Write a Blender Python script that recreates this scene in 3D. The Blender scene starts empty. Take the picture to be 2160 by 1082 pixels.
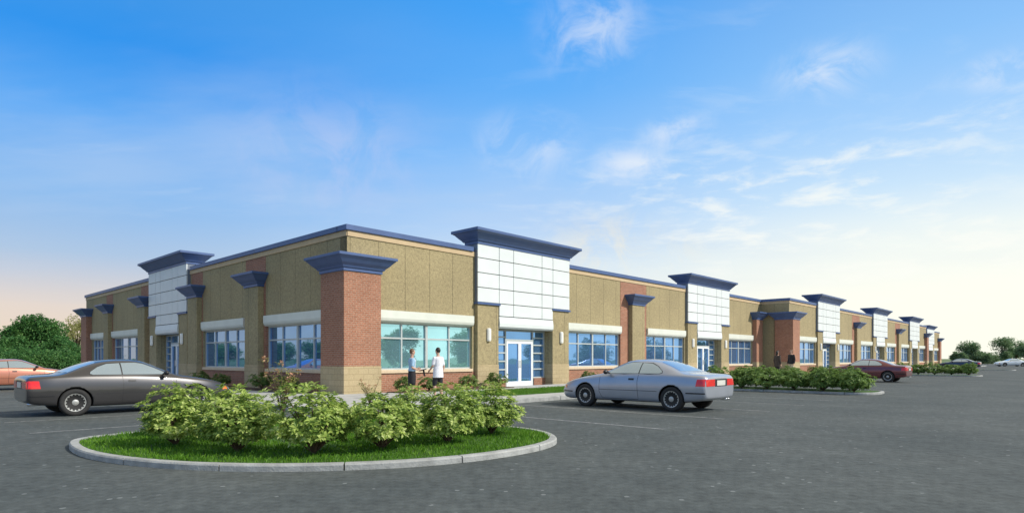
import bpy, bmesh, math, random
from mathutils import Vector, Matrix, noise
from mathutils.bvhtree import BVHTree
R = math.radians
sc = bpy.context.scene
COL = sc.collection
ROT = math.atan2(.7315, .6818)
P0 = Vector((-5.774, 21.05, 0))
dR = Vector((math.cos(ROT), math.sin(ROT), 0)); dL = Vector((-math.sin(ROT), math.cos(ROT), 0))
def W(u, v, z=0):                       # site grid (u along right front, v along left front) -> world
    return P0 + dR*u + dL*v + Vector((0, 0, z))
ORD = ['first', 'second', 'third', 'fourth', 'fifth', 'sixth', 'seventh', 'eighth', 'ninth', 'tenth', 'eleventh', 'twelfth']

# ------------------------------------------------------------------ materials
def srgb(*c):
    return tuple(((x/255)/12.92 if x/255 <= .04045 else ((x/255+.055)/1.055)**2.4) for x in c) + (1,)
class NT:
    def __init__(s, t): s.t = t; s.n = t.nodes; s.l = t.links
    def __call__(s, typ, ins=None, **kw):
        n = s.n.new(typ)
        for k, v in kw.items(): setattr(n, k, v)
        for k, v in (ins or {}).items():
            if isinstance(v, bpy.types.NodeSocket): s.l.new(v, n.inputs[k])
            else: n.inputs[k].default_value = v
        return n
    def math(s, op, a, b=0.0, c=None):
        n = s.n.new('ShaderNodeMath'); n.operation = op
        for i, v in enumerate((a, b, c)):
            if v is None: continue
            if isinstance(v, bpy.types.NodeSocket): s.l.new(v, n.inputs[i])
            else: n.inputs[i].default_value = v
        return n.outputs[0]
    def mix(s, f, a, b, blend='MIX'):
        n = s.n.new('ShaderNodeMix'); n.data_type = 'RGBA'; n.blend_type = blend
        for k, v in ((0, f), (6, a), (7, b)):
            if isinstance(v, bpy.types.NodeSocket): s.l.new(v, n.inputs[k])
            elif isinstance(v, (int, float)): n.inputs[k].default_value = v
            else: n.inputs[k].default_value = tuple(v) if len(v) == 4 else tuple(v)+(1,)
        return n.outputs[2]
    def ramp(s, f, stops):
        n = s.n.new('ShaderNodeValToRGB'); e = n.color_ramp.elements
        while len(e) < len(stops): e.new(.5)
        for i, (p, c) in enumerate(stops):
            e[i].position = p; e[i].color = tuple(c) if len(c) == 4 else tuple(c)+(1,)
        s.l.new(f, n.inputs[0]); return n.outputs[0]
    def maprange(s, v, a, b, c=0., d=1., smooth=True):
        n = s.n.new('ShaderNodeMapRange'); n.interpolation_type = 'SMOOTHSTEP' if smooth else 'LINEAR'
        s.l.new(v, n.inputs[0])
        for i, x in enumerate((a, b, c, d)): n.inputs[i+1].default_value = x
        return n.outputs[0]
def newmat(name):
    m = bpy.data.materials.new(name); m.use_nodes = True
    nt = NT(m.node_tree); m.node_tree.nodes.clear()
    out = nt('ShaderNodeOutputMaterial'); b = nt('ShaderNodeBsdfPrincipled')
    m.node_tree.links.new(b.outputs[0], out.inputs[0])
    return m, nt, b, out
def noisy(name, col, amt=.15, scale=6., rough=.7, metal=0., bump=0., bscale=None, detail=5, spec=.5, coat=0., ramp2=None):
    m, nt, b, out = newmat(name)
    tc = nt('ShaderNodeTexCoord')
    n = nt('ShaderNodeTexNoise', {'Vector': tc.outputs['Object'], 'Scale': scale, 'Detail': detail, 'Roughness': .6})
    lo = tuple(c*(1-amt) for c in col[:3]); hi = tuple(min(1, c*(1+amt)) for c in col[:3])
    c = nt.ramp(n.outputs['Fac'], [(.3, lo), (.7, hi)])
    nt.l.new(c, b.inputs['Base Color'])
    b.inputs['Roughness'].default_value = rough; b.inputs['Metallic'].default_value = metal
    b.inputs['Specular IOR Level'].default_value = spec
    b.inputs['Coat Weight'].default_value = coat; b.inputs['Coat Roughness'].default_value = .05
    if bump:
        n2 = nt('ShaderNodeTexNoise', {'Vector': tc.outputs['Object'], 'Scale': bscale or scale*4, 'Detail': 4})
        bp = nt('ShaderNodeBump', {'Strength': bump, 'Distance': .02, 'Height': n2.outputs['Fac']})
        nt.l.new(bp.outputs[0], b.inputs['Normal'])
    return m
def wallco(nt):                         # (u+v, z) works on faces of both directions
    tc = nt('ShaderNodeTexCoord'); s = nt('ShaderNodeSeparateXYZ', {0: tc.outputs['Object']})
    a = nt.math('ADD', s.outputs[0], s.outputs[1])
    c = nt('ShaderNodeCombineXYZ', {0: a, 1: s.outputs[2]})
    return tc, s, c.outputs[0]
def brickmat(name, c1, c2, mortar, bw, rh, ms, bump=.4, speck=.25):
    m, nt, b, out = newmat(name)
    tc, s, co = wallco(nt)
    br = nt('ShaderNodeTexBrick', {'Vector': co, 'Color1': c1+(1,), 'Color2': c2+(1,), 'Mortar': mortar+(1,), 'Scale': 1.0,
            'Mortar Size': ms, 'Brick Width': bw, 'Row Height': rh, 'Bias': 0.0})
    n = nt('ShaderNodeTexNoise', {'Vector': tc.outputs['Object'], 'Scale': 22., 'Detail': 4})
    n3 = nt('ShaderNodeTexNoise', {'Vector': tc.outputs['Object'], 'Scale': .9, 'Detail': 5})
    f = nt.maprange(n.outputs['Fac'], .3, .7, 1-speck, 1+speck, False)
    f2 = nt.maprange(n3.outputs['Fac'], .3, .7, .88, 1.1, False)
    ff = nt.math('MULTIPLY', f, f2)
    mul = nt('ShaderNodeVectorMath', {0: br.outputs['Color'], 3: 1.0}, operation='SCALE'); nt.l.new(ff, mul.inputs[3])
    nt.l.new(mul.outputs[0], b.inputs['Base Color']); b.inputs['Roughness'].default_value = .85
    hsum = nt.math('ADD', nt.math('MULTIPLY', br.outputs['Fac'], -1.), nt.math('MULTIPLY', n.outputs['Fac'], .8))
    bp = nt('ShaderNodeBump', {'Strength': bump, 'Distance': .012, 'Height': hsum}); nt.l.new(bp.outputs[0], b.inputs['Normal'])
    return m
def panelmat(name, col):               # exposed aggregate precast with vertical joints
    m, nt, b, out = newmat(name)
    tc, s, co = wallco(nt)
    n = nt('ShaderNodeTexNoise', {'Vector': tc.outputs['Object'], 'Scale': 8.5, 'Detail': 7, 'Roughness': .8})
    n2 = nt('ShaderNodeTexVoronoi', {'Vector': tc.outputs['Object'], 'Scale': 24.})
    n3 = nt('ShaderNodeTexNoise', {'Vector': tc.outputs['Object'], 'Scale': .5, 'Detail': 5})
    base = nt.ramp(n.outputs['Fac'], [(.32, tuple(c*.68 for c in col)), (.5, col), (.7, tuple(min(1, c*1.27) for c in col))])
    v = nt.maprange(n2.outputs['Distance'], .1, .7, 1.1, .8, False)
    v = nt.math('MULTIPLY', v, nt.maprange(n3.outputs['Fac'], .3, .7, .9, 1.08, False))
    js = []
    for ax in (0, 1):
        fr = nt.math('FRACT', nt.math('DIVIDE', nt.math('ADD', s.outputs[ax], 60.13), 1.2))
        js.append(nt.math('LESS_THAN', nt.math('ABSOLUTE', nt.math('SUBTRACT', fr, .5)), .0085))
    j = nt.math('MAXIMUM', js[0], js[1])
    v = nt.math('MULTIPLY', v, nt.math('SUBTRACT', 1.0, nt.math('MULTIPLY', j, .6)))
    mul = nt('ShaderNodeVectorMath', {0: base}, operation='SCALE'); nt.l.new(v, mul.inputs[3])
    nt.l.new(mul.outputs[0], b.inputs['Base Color']); b.inputs['Roughness'].default_value = .9
    hs = nt.math('SUBTRACT', n.outputs['Fac'], nt.math('MULTIPLY', j, 1.5))
    bp = nt('ShaderNodeBump', {'Strength': .5, 'Distance': .02, 'Height': hs}); nt.l.new(bp.outputs[0], b.inputs['Normal'])
    return m
M = {}
M['tan'] = panelmat('tan_panel', (.385, .315, .172))
M['base'] = brickmat('tan_block', (.42, .335, .19), (.47, .375, .22), (.33, .25, .14), .4, .2, .008, .35, .12)
M['brick'] = brickmat('red_brick', (.315, .125, .068), (.375, .165, .098), (.36, .25, .18), .21, .075, .009, .4, .25)
M['orange'] = noisy('light_tan_band', (.56, .42, .25), .08, 3, .8)
M['blue'] = noisy('blue_metal', (.068, .118, .265), .1, 2.5, .42, 0.05, spec=.5)
M['white'] = noisy('white_panel', (.71, .75, .74), .035, 1.5, .45)
M['slate'] = noisy('slate_side', (.16, .19, .24), .08, 3, .5)
M['joint'] = noisy('joint_dark', (.05, .05, .05), .1, 5, .8)
M['lintel'] = noisy('cream_metal', (.68, .70, .62), .05, 2, .5)
M['sill'] = noisy('sill_stone', (.66, .52, .36), .08, 8, .8)
M['frame'] = noisy('pale_frame', (.46, .50, .49), .05, 3, .4)
M['doorframe'] = noisy('white_frame', (.84, .86, .85), .03, 3, .35)
M['lampw'] = noisy('lamp_white', (.85, .84, .78), .03, 3, .3)
M['roof'] = noisy('roof_membrane', (.42, .42, .40), .15, 1, .9)
M['metal'] = noisy('steel', (.6, .6, .62), .05, 5, .3, 1.)
def glassmat(name, tint, dark, rough=.02, wob=.015, metal=.8):
    m, nt, b, out = newmat(name)
    tc = nt('ShaderNodeTexCoord')
    n = nt('ShaderNodeTexNoise', {'Vector': tc.outputs['Object'], 'Scale': .7, 'Detail': 2})
    c = nt.ramp(n.outputs['Fac'], [(.35, tuple(x*.86 for x in tint)), (.7, tint)])
    nt.l.new(c, b.inputs['Base Color'])
    b.inputs['Metallic'].default_value = metal; b.inputs['Roughness'].default_value = rough
    bp = nt('ShaderNodeBump', {'Strength': .25, 'Distance': wob, 'Height': n.outputs['Fac']}); nt.l.new(bp.outputs[0], b.inputs['Normal'])
    return m
M['glass'] = glassmat('blue_reflective_glass', (.22, .47, .90), None)
M['glass_cyan'] = glassmat('aqua_reflective_glass', (.46, .86, .98), None)
M['carglass'] = glassmat('car_glass', (.50, .62, .72), None, .03, .002, .75)

def asphalt():
    m, nt, b, out = newmat('asphalt')
    tc = nt('ShaderNodeTexCoord'); v = tc.outputs['Object']
    n1 = nt('ShaderNodeTexNoise', {'Vector': v, 'Scale': .35, 'Detail': 7, 'Roughness': .6})
    n2 = nt('ShaderNodeTexNoise', {'Vector': v, 'Scale': 9., 'Detail': 8, 'Roughness': .75})
    n3 = nt('ShaderNodeTexVoronoi', {'Vector': v, 'Scale': 16.})
    n4 = nt('ShaderNodeTexNoise', {'Vector': v, 'Scale': 2.2, 'Detail': 8, 'Roughness': .8})
    base = nt.ramp(n1.outputs['Fac'], [(.3, (.060, .071, .071)), (.7, (.092, .103, .100))])
    s = nt.math('MULTIPLY', nt.maprange(n2.outputs['Fac'], .3, .7, .62, 1.42, False), nt.maprange(n4.outputs['Fac'], .3, .7, .76, 1.24, False))
    mul = nt('ShaderNodeVectorMath', {0: base}, operation='SCALE'); nt.l.new(s, mul.inputs[3])
    rnd = nt('ShaderNodeSeparateColor', {0: n3.outputs['Color']})
    pale = nt.math('MULTIPLY', nt.math('GREATER_THAN', rnd.outputs[0], .988), nt.math('LESS_THAN', n3.outputs['Distance'], .42))
    c = nt.mix(nt.math('MULTIPLY', pale, .75), mul.outputs[0], (.22, .24, .24))
    nt.l.new(c, b.inputs['Base Color']); b.inputs['Roughness'].default_value = .9; b.inputs['Specular IOR Level'].default_value = .3
    bp = nt('ShaderNodeBump', {'Strength': .5, 'Distance': .01, 'Height': n2.outputs['Fac']}); nt.l.new(bp.outputs[0], b.inputs['Normal'])
    return m
M['asphalt'] = asphalt()
def paintline():
    m, nt, b, out = newmat('worn_line_paint')
    tc = nt('ShaderNodeTexCoord')
    n = nt('ShaderNodeTexNoise', {'Vector': tc.outputs['Object'], 'Scale': 7., 'Detail': 7, 'Roughness': .75})
    c = nt.ramp(n.outputs['Fac'], [(.36, (.11, .12, .12)), (.50, (.20, .21, .21)), (.66, (.33, .34, .34))])
    nt.l.new(c, b.inputs['Base Color']); b.inputs['Roughness'].default_value = .8
    return m
M['line'] = paintline()
M['kerb'] = noisy('kerb_concrete', (.34, .35, .34), .24, 5, .85, bump=.4, bscale=40)
M['walk'] = noisy('walk_concrete', (.42, .42, .40), .14, 1.3, .9, bump=.15, bscale=30)
M['soil'] = noisy('mulch', (.09, .055, .035), .5, 20, .95, bump=.8, bscale=40)
M['field'] = noisy('field_grass', (.10, .15, .045), .35, .25, .95)
M['turf'] = noisy('turf', (.045, .11, .012), .4, 5, .95, bump=.5)
M['bark'] = noisy('bark', (.10, .07, .045), .35, 8, .95, bump=.7)
def leafmat(name, stops, trans=.35, rough=.5, patch=None):
    m, nt, b, out = newmat(name)
    g = nt('ShaderNodeNewGeometry'); tc = nt('ShaderNodeTexCoord')
    n = nt('ShaderNodeTexNoise', {'Vector': tc.outputs['Object'], 'Scale': patch or 2., 'Detail': 3})
    f = nt.math('ADD', nt.math('MULTIPLY', g.outputs['Random Per Island'], .6), nt.math('MULTIPLY', nt.maprange(n.outputs['Fac'], .3, .7, 0, 1, False), .4))
    c = nt.ramp(f, stops)
    nt.l.new(c, b.inputs['Base Color']); b.inputs['Roughness'].default_value = rough; b.inputs['Specular IOR Level'].default_value = .3
    t = nt('ShaderNodeBsdfTranslucent', {'Color': c}); mx = nt('ShaderNodeMixShader', {0: trans})
    nt.l.new(b.outputs[0], mx.inputs[1]); nt.l.new(t.outputs[0], mx.inputs[2]); nt.l.new(mx.outputs[0], out.inputs[0])
    return m
M['leaf_shrub'] = leafmat('shrub_leaf', [(0, (.04, .09, .02)), (.25, (.17, .28, .05)), (.6, (.46, .58, .14)), (1, (.78, .84, .40))], .40)
M['leaf_hedge'] = leafmat('hedge_leaf', [(0, (.06, .12, .03)), (.5, (.20, .32, .08)), (1, (.40, .52, .18))], .4)
M['leaf_bed'] = leafmat('bed_leaf', [(0, (.05, .10, .025)), (.5, (.16, .25, .06)), (1, (.36, .42, .14))], .4)
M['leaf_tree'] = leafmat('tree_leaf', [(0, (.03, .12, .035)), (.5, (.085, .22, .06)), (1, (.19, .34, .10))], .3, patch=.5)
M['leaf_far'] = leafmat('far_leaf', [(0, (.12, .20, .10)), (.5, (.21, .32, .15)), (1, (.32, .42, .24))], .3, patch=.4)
M['leaf_yellow'] = leafmat('yellow_leaf', [(0, (.22, .24, .08)), (.5, (.38, .38, .14)), (1, (.5, .48, .22))], .4)
M['leaf_flower'] = leafmat('light_leaf', [(0, (.22, .24, .07)), (.5, (.40, .40, .12)), (1, (.50, .46, .2))], .4)
M['blossom'] = leafmat('blossom', [(0, (.55, .26, .15)), (.5, (.62, .38, .25)), (1, (.60, .44, .24))], .3)
M['blade'] = leafmat('grass_blade', [(0, (.05, .14, .01)), (.5, (.11, .26, .018)), (1, (.20, .36, .04))], .35, patch=1.5)

# ------------------------------------------------------------------ mesh helper
class MB:
    def __init__(s, f=None): s.v = []; s.f = []; s.m = []; s.T = f or (lambda *p: p); s.flip = False
    def add(s, vs, fs, mi=0):
        o = len(s.v); s.v += [tuple(s.T(*p)) for p in vs]
        for f in fs: s.f.append([o+i for i in f]); s.m.append(mi)
    def box(s, x0, x1, y0, y1, z0, z1, mi=0):
        s.add([(x0,y0,z0),(x1,y0,z0),(x1,y1,z0),(x0,y1,z0),(x0,y0,z1),(x1,y0,z1),(x1,y1,z1),(x0,y1,z1)],
              [(0,3,2,1),(4,5,6,7),(0,1,5,4),(1,2,6,5),(2,3,7,6),(3,0,4,7)], mi)
    def loft(s, rings, mi=0, cap=True, closed=True):
        n = len(rings[0]); vs = [p for r in rings for p in r]; fs = []
        for k in range(len(rings)-1):
            for i in range(n if closed else n-1):
                j = (i+1) % n
                fs.append((k*n+i, k*n+j, (k+1)*n+j, (k+1)*n+i))
        if cap: fs.append(tuple(range(n))[::-1]); fs.append(tuple((len(rings)-1)*n+i for i in range(n)))
        s.add(vs, fs, mi)
    def tube(s, pts, rad, n=8, mi=0, cap=True):
        pts = [Vector(p) for p in pts]; rings = []
        for i, p in enumerate(pts):
            d = (pts[min(i+1, len(pts)-1)]-pts[max(i-1, 0)]).normalized()
            a = d.orthogonal().normalized() if i == 0 else (prev - d*prev.dot(d)).normalized()
            prev = a; b = d.cross(a); r = rad[i] if isinstance(rad, (list, tuple)) else rad
            rings.append([tuple(p+(a*math.cos(t)+b*math.sin(t))*r) for t in [2*math.pi*k/n for k in range(n)]])
        s.loft(rings, mi, cap)
    def ell(s, c, r, n=12, m=8, mi=0):
        rings = []
        for i in range(m+1):
            th = math.pi*(i+.0)/m; rr = max(math.sin(th), .02)
            rings.append([(c[0]+r[0]*rr*math.cos(t), c[1]+r[1]*rr*math.sin(t), c[2]-r[2]*math.cos(th)) for t in [2*math.pi*k/n for k in range(n)]])
        s.loft(rings, mi)
    def build(s, name, mats, parent=None, smooth=False, recalc=True):
        me = bpy.data.meshes.new(name); me.from_pydata(s.v, [], s.f)
        for m in (mats if isinstance(mats, (list, tuple)) else [mats]): me.materials.append(m)
        me.polygons.foreach_set('material_index', s.m)
        if recalc:
            bm = bmesh.new(); bm.from_mesh(me); bmesh.ops.recalc_face_normals(bm, faces=bm.faces); bm.to_mesh(me); bm.free()
        if smooth: me.shade_smooth()
        o = bpy.data.objects.new(name, me); COL.objects.link(o)
        if parent: o.parent = parent
        return o
def tag(o, label=None, cat=None, group=None, kind=None):
    if label: o['label'] = label
    if cat: o['category'] = cat
    if group: o['group'] = group
    if kind: o['kind'] = kind
    return o
def empty(name, loc=(0,0,0), rz=0.):
    o = bpy.data.objects.new(name, None); COL.objects.link(o); o.location = loc; o.rotation_euler = (0,0,rz); o.empty_display_size = .3
    return o
def copy_tree(o, parent=None):
    c = o.copy(); COL.objects.link(c); c.parent = parent
    for ch in list(o.children): copy_tree(ch, c)
    return c
def evaluated(o):                      # bake an object's modifiers into its mesh
    bpy.context.view_layer.update()
    dg = bpy.context.evaluated_depsgraph_get()
    me = bpy.data.meshes.new_from_object(o.evaluated_get(dg)); o.modifiers.clear(); o.data = me
def bevel(o, w=.01, seg=1):
    b = o.modifiers.new('bevel', 'BEVEL'); b.width = w; b.segments = seg; b.limit_method = 'ANGLE'; b.angle_limit = R(40); return o

# ------------------------------------------------------------------ building
bld = empty('commercial_building', P0, ROT)
tag(bld, 'long single storey tan and red brick shop building with blue cornices and white entrance towers', 'building')
def FR(u0, v0): return lambda s, d, z: (u0+s, v0-d, z)    # front facing -v
FL = lambda s, d, z: (-d, s, z)                           # front facing -u
WD = -.35                                                 # wall plane behind pillar plane
CAPP = [(.03, 0), (.03, .11), (.075, .115), (.11, .18), (.21, .27), (.32, .40), (.39, .47), (.42, .475), (.42, .57)]
def ringrect(s0, s1, d0, d1, o, z, ob=None):
    ob = o if ob is None else ob
    return [(s0-o, d0-ob, z), (s1+o, d0-ob, z), (s1+o, d1+o, z), (s0-o, d1+o, z)]
def cap(T, s0, s1, d0, d1, z0, parent, name='cornice', prof=CAPP, ob=None, k=1.):
    mb = MB(T); mb.loft([ringrect(s0, s1, d0, d1, o*k, z0+z, ob) for o, z in prof])
    return bevel(mb.build(name, M['blue'], parent), .008)
def pillar(T, s0, s1, d0, d1, mats=('base', 'brick'), name='pillar', ztop=4.38, zsplit=1.08, capz=4.38, ob=None, side=True):
    mb = MB(T); mb.box(s0, s1, d0, d1, 0, zsplit, 0); mb.box(s0+.012, s1-.012, d0, d1-.012, zsplit, ztop, 1)
    p = bevel(mb.build(name, [M[mats[0]], M[mats[1]]], bld), .008)
    if capz: cap(T, s0, s1, d0, d1, capz, p, 'pillar_cap', ob=ob)
    return p
def window(T, s0, s1, glass='glass', cols=4, thick=2):
    z0, z1, dg = .93, 2.70, WD-.16
    mb = MB(T); w = .055
    mb.box(s0, s1, dg-.05, dg+.05, z0, z0+w); mb.box(s0, s1, dg-.05, dg+.05, z1-w, z1)
    mb.box(s0, s0+w, dg-.047, dg+.047, z0+w, z1-w); mb.box(s1-w, s1, dg-.047, dg+.047, z0+w, z1-w)
    zt = 2.12
    for i in range(1, cols):
        x = s0+(s1-s0)*i/cols; ww = .055 if i == thick else .03
        mb.box(x-ww, x+ww, dg-.044, dg+.044+(.02 if i == thick else 0), z0+w, z1-w)
    for i in range(cols):
        xa = s0+(s1-s0)*i/cols + (.055 if i in (0, thick) else .03); xb = s0+(s1-s0)*(i+1)/cols-(.055 if i+1 in (cols, thick) else .03)
        mb.box(xa, xb, dg-.04, dg+.04, zt-.03, zt+.03)
    f = mb.build('window', M['frame'], bld)
    g = MB(T); g.box(s0+.01, s1-.01, dg-.02, dg-.008, z0+.01, z1-.01); g.build('pane', M[glass], f)
    sl = MB(T); sl.box(s0, s1, WD-.22, WD+.06, .80, .93); bevel(sl.build('sill', M['sill'], f), .01)
    l = MB(T)
    prof = [(WD-.22, 2.70), (WD+.02, 2.70), (WD+.09, 2.76), (WD+.12, 2.85), (WD+.12, 3.14), (WD-.22, 3.14)]
    l.loft([[(s, d, z) for d, z in prof] for s in (s0, s1)])
    l.build('lintel', M['lintel'], f)
    return f
def wallrun(T, s0, s1, windows, panels, mats=None):
    """wall between s0 and s1; windows = openings; panels = brick strips full height"""
    t0, t1 = WD-.45, WD
    mb = MB(T)
    segs = sorted([(a, b, 'w') for a, b in windows]+[(a, b, 'p') for a, b in panels]); x = s0
    fill = []
    for a, b, k in segs:
        if a > x+.02: fill.append((x, a))
        x = max(x, b)
    if x < s1-.02: fill.append((x, s1))
    for a, b in windows:
        mb.box(a, b, t0, t1, 0, .80, 1); mb.box(a, b, t0, t1, 3.14, 5.66, 0)
    for a, b in panels: mb.box(a, b, t0, t1+.004, 0, 5.66, 1)
    for a, b in fill: mb.box(a, b, t0, t1, 0, .8, 1); mb.box(a, b, t0, t1, .8, 5.66, 0)
    mb.box(s0, s1, t0, t1+.035, 5.66, 5.86, 2)
    mb.build('wall', [M['tan'], M['brick'], M['orange']], bld)
def coping(T, s0, s1):
    mb = MB(T); mb.box(s0, s1, WD-.55, WD+.10, 5.86, 6.05)
    return bevel(mb.build('coping', M['blue'], bld), .01)
TPROF = [(.0, 0), (.03, .0), (.03, .12), (.08, .125), (.13, .2), (.23, .30), (.34, .43), (.42, .48), (.45, .485), (.45, .60)]
def tower(T, s0, s1, back=-.75, glass='glass', band=False, lod=0):
    w = s1-s0; lw = w*.205; T0 = T; T = lambda s, d, z: T0(s+.12, d-.17, z)
    a, b = s0+lw, s1-lw
    # white clad tower body with open joints over dark backing
    mb = MB(T); g = .011
    mb.box(s0+.02, s1-.02, back, -.02, 3.77, 6.22, 1); mb.box(a+.02, b-.02, WD-.3, -.02, 2.72, 3.76, 1)
    cx = [s0, a, a+(b-a)*.25, a+(b-a)*.78, b, s1]; g = .017
    rows = [3.75+.625*i for i in range(5)]
    for i in range(5):
        for j in range(4): mb.box(cx[i]+(g if i else 0), cx[i+1]-(g if i < 4 else 0), -.03, .02, rows[j]+g, rows[j+1]-g, 0)
    for i in range(1, 4):
        mb.box(cx[i]+g, cx[i+1]-g, -.03, .02, 3.20+g, 3.75-g, 0)
    prof = [(-.3, 2.68), (-.02, 2.68), (.05, 2.75), (.06, 2.9), (.02, 3.18), (-.3, 3.18)]
    mb.loft([[(s, d, z) for d, z in prof] for s in (a+.005, b-.005)], 0)
    for x0, x1 in ((s0, s0+.02), (s1-.02, s1)): mb.box(x0, x1, back, -.031, 3.75, 6.22, 2)  # side faces, darker and bluer than the white front panels
    t = mb.build('entrance_tower', [M['white'], M['joint'], M['slate']], bld)
    c = MB(T); c.loft([ringrect(s0, s1, back, .02, o, 6.20+z) for o, z in TPROF]); bevel(c.build('cornice', M['blue'], t), .008)
    for x0, x1 in ((s0, a), (b, s1)):
        l = MB(T); l.box(x0, x1, WD-.4, 0, 0, 1.08, 0); l.box(x0+.01, x1-.01, WD-.4, -.01, 1.08, 3.66, 1)
        lo = bevel(l.build('tower_leg', [M['base'], M['tan']], t), .006)
        k = MB(T); k.box(x0-.05, x1+.05, WD+.003, .06, 3.66, 3.745); k.build('leg_coping', M['blue'], t)
        xm = (x0+x1)/2
        q = MB(T); q.box(xm-.06, xm+.06, -.01, .02, 2.12, 2.62, 1)
        n = 8; rings = []
        for zz, rr in ((2.08, .04), (2.10, .10), (2.16, .115), (2.58, .115), (2.64, .10), (2.66, .04)):
            rings.append([(xm+rr*math.cos(math.pi*i/n), .015+rr*.9*math.sin(math.pi*i/n), zz) for i in range(n+1)])
        q.loft(rings, 0); q.build('wall_light', [M['lampw'], M['metal']], t)
    # entrance glazing
    dg = WD-.22; fr = MB(T); da, db = a+(b-a)*.27, a+(b-a)*.76
    zb = .42
    fr.box(a, b, dg-.06, dg+.06, 2.60, 2.68)
    fr.box(a, a+.06, dg-.057, dg+.057, zb, 2.60); fr.box(b-.06, b, dg-.057, dg+.057, zb, 2.60)
    for x0, x1 in ((a+.06, da-.06), (db+.06, b-.06)):
        for z in (.42, .82, 1.20, 1.58, 1.96, 2.30): fr.box(x0, x1, dg-.05, dg+.05, z, z+.06)
    fr.box(da-.06, da, dg-.055, dg+.055, 0, 2.60); fr.box(db, db+.06, dg-.055, dg+.055, 0, 2.60)
    fr.box(da, db, dg-.05, dg+.05, 2.16, 2.24)
    ew = fr.build('entrance_glazing', M['frame'], bld)
    p = MB(T)
    for x0, x1, z0, z1 in ((a+.03, da-.03, zb+.02, 2.64), (db+.03, b-.03, zb+.02, 2.64), (da+.01, db-.01, 2.2, 2.64)): p.box(x0, x1, dg-.02, dg-.008, z0, z1)
    p.build('pane', M[glass], ew)
    if band:
        q = MB(T); q.box(a, b, dg+.07, dg+.12, 2.42, 2.66); q.build('header_band', M['blue'], ew)
    for x0, x1 in ((a, da-.07), (db+.07, b)):
        kb = MB(T); kb.box(x0, x1, dg-.2, dg+.1, 0, zb); kb.build('knee_wall', M['brick'], ew)
    mid = (da+db)/2
    for x0, x1, hs in ((da+.008, mid-.004, 1), (mid+.004, db-.008, -1)):
        q = MB(T); st = .095
        q.box(x0, x0+st, dg-.03, dg+.07, .02, 2.15); q.box(x1-st, x1, dg-.03, dg+.07, .02, 2.15)
        q.box(x0+st, x1-st, dg-.028, dg+.068, .02, .30); q.box(x0+st, x1-st, dg-.028, dg+.068, 2.04, 2.15)
        dr = q.build('door', M['doorframe'], bld)
        q = MB(T); q.box(x0+st, x1-st, dg+.008, dg+.02, .30, 2.04); q.build('pane', M[glass], dr)
        hx = x1-st/2 if hs == 1 else x0+st/2
        q = MB(T); q.tube([(hx, dg+.07, .95), (hx, dg+.12, .95), (hx, dg+.12, 1.25), (hx, dg+.07, 1.25)], .013, 6); q.build('handle', M['metal'], dr)

# first section, right front
T1 = FR(0, 0)
wins = [(1.60, 6.38), (12.72, 17.70), (20.5, 25.23), (31.57, 36.35)]
pan = [(17.72, 20.48)]
wallrun(T1, -WD+.0, 6.58, wins[:1], []); wallrun(T1, 12.69, 25.42, wins[1:3], pan); wallrun(T1, 31.54, 38.0, wins[3:], [])
for i, w in enumerate(wins): window(T1, w[0], w[1], 'glass_cyan' if i == 0 else 'glass')
tower(T1, 6.4, 12.7); tower(T1, 25.25, 31.55)
pillar(T1, 0, 1.55, -1.55, 0, name='corner_pillar')
pillar(T1, 18.55, 19.9, WD-.1, -.08, ('base', 'tan'), 'pier', ob=-.05)
pillar(T1, 36.35, 37.6, WD-.1, 0, name='pillar', ob=-.05)
coping(T1, -WD-.1, 6.38); coping(T1, 12.72, 25.23); coping(T1, 31.57, 38.1)
# first section, left front
wl = [(1.60, 6.58), (8.52, 13.37), (23.0, 28.88), (30.4, 34.2)]
pl = [(6.60, 8.50), (13.39, 14.9), (20.85, 22.98), (28.9, 30.38)]
def shift(f, ds): return lambda s, d, z: f(s+ds, d, z)
wallrun(FL, -WD+.004, 15.10, wl[:2], pl[:2]); wallrun(FL, 20.8, 35.8, wl[2:], pl[2:])
for w in wl: window(FL, w[0], w[1])
tower(FL, 14.92, 20.82)
for a, b in ((6.76, 8.05), (13.5, 14.75), (21.5, 22.8), (29.05, 30.15)): pillar(FL, a, b, WD-.1, -.08, ('base', 'tan'), 'pier', ob=-.05)
pillar(FL, 34.25, 35.8, -1.55, 0, name='corner_pillar')
coping(FL, -WD+.46, 14.9); coping(FL, 20.84, 35.9)
# second section, stepping forward
U2, V2 = 38.0, -2.2; T2 = FR(U2, V2); E2 = 37.65+18.85
w2 = [(1.60, 6.38), (12.72, 17.7), (20.5, 25.23), (31.57, 36.5), (39.35, 44.08), (50.42, 55.1)]
p2 = [(17.72, 20.48), (36.55, 39.33)]
wallrun(T2, .0, 6.58, w2[:1], []); wallrun(T2, 12.69, 25.42, w2[1:3], p2[:1]); wallrun(T2, 31.54, 44.28, w2[3:5], p2[1:]); wallrun(T2, 50.39, E2, w2[5:], [])
for w in w2: window(T2, *w)
tower(T2, 6.4, 12.7, band=True); tower(T2, 25.25, 31.55); tower(T2, 44.1, 50.4)
pillar(T2, -.12, 1.45, -1.40, .0, name='corner_pillar')
for a in (18.55, 37.4): pillar(T2, a, a+1.35, WD-.1, -.08, ('base', 'tan'), 'pier', ob=-.05)
pillar(T2, 55.2, 56.5, -1.4, 0, name='corner_pillar')
coping(T2, -.1, 6.38); coping(T2, 12.72, 25.23); coping(T2, 31.57, 44.08); coping(T2, 50.42, E2+.1)
mb = MB(); mb.box(U2, U2+.4, V2+.80+.002, 1.2, 0, 5.66, 0); mb.box(U2-.03, U2+.4, V2+.80+.002, 1.2, 5.66, 5.86, 1); mb.build('side_wall', [M['tan'], M['orange']], bld)
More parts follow.
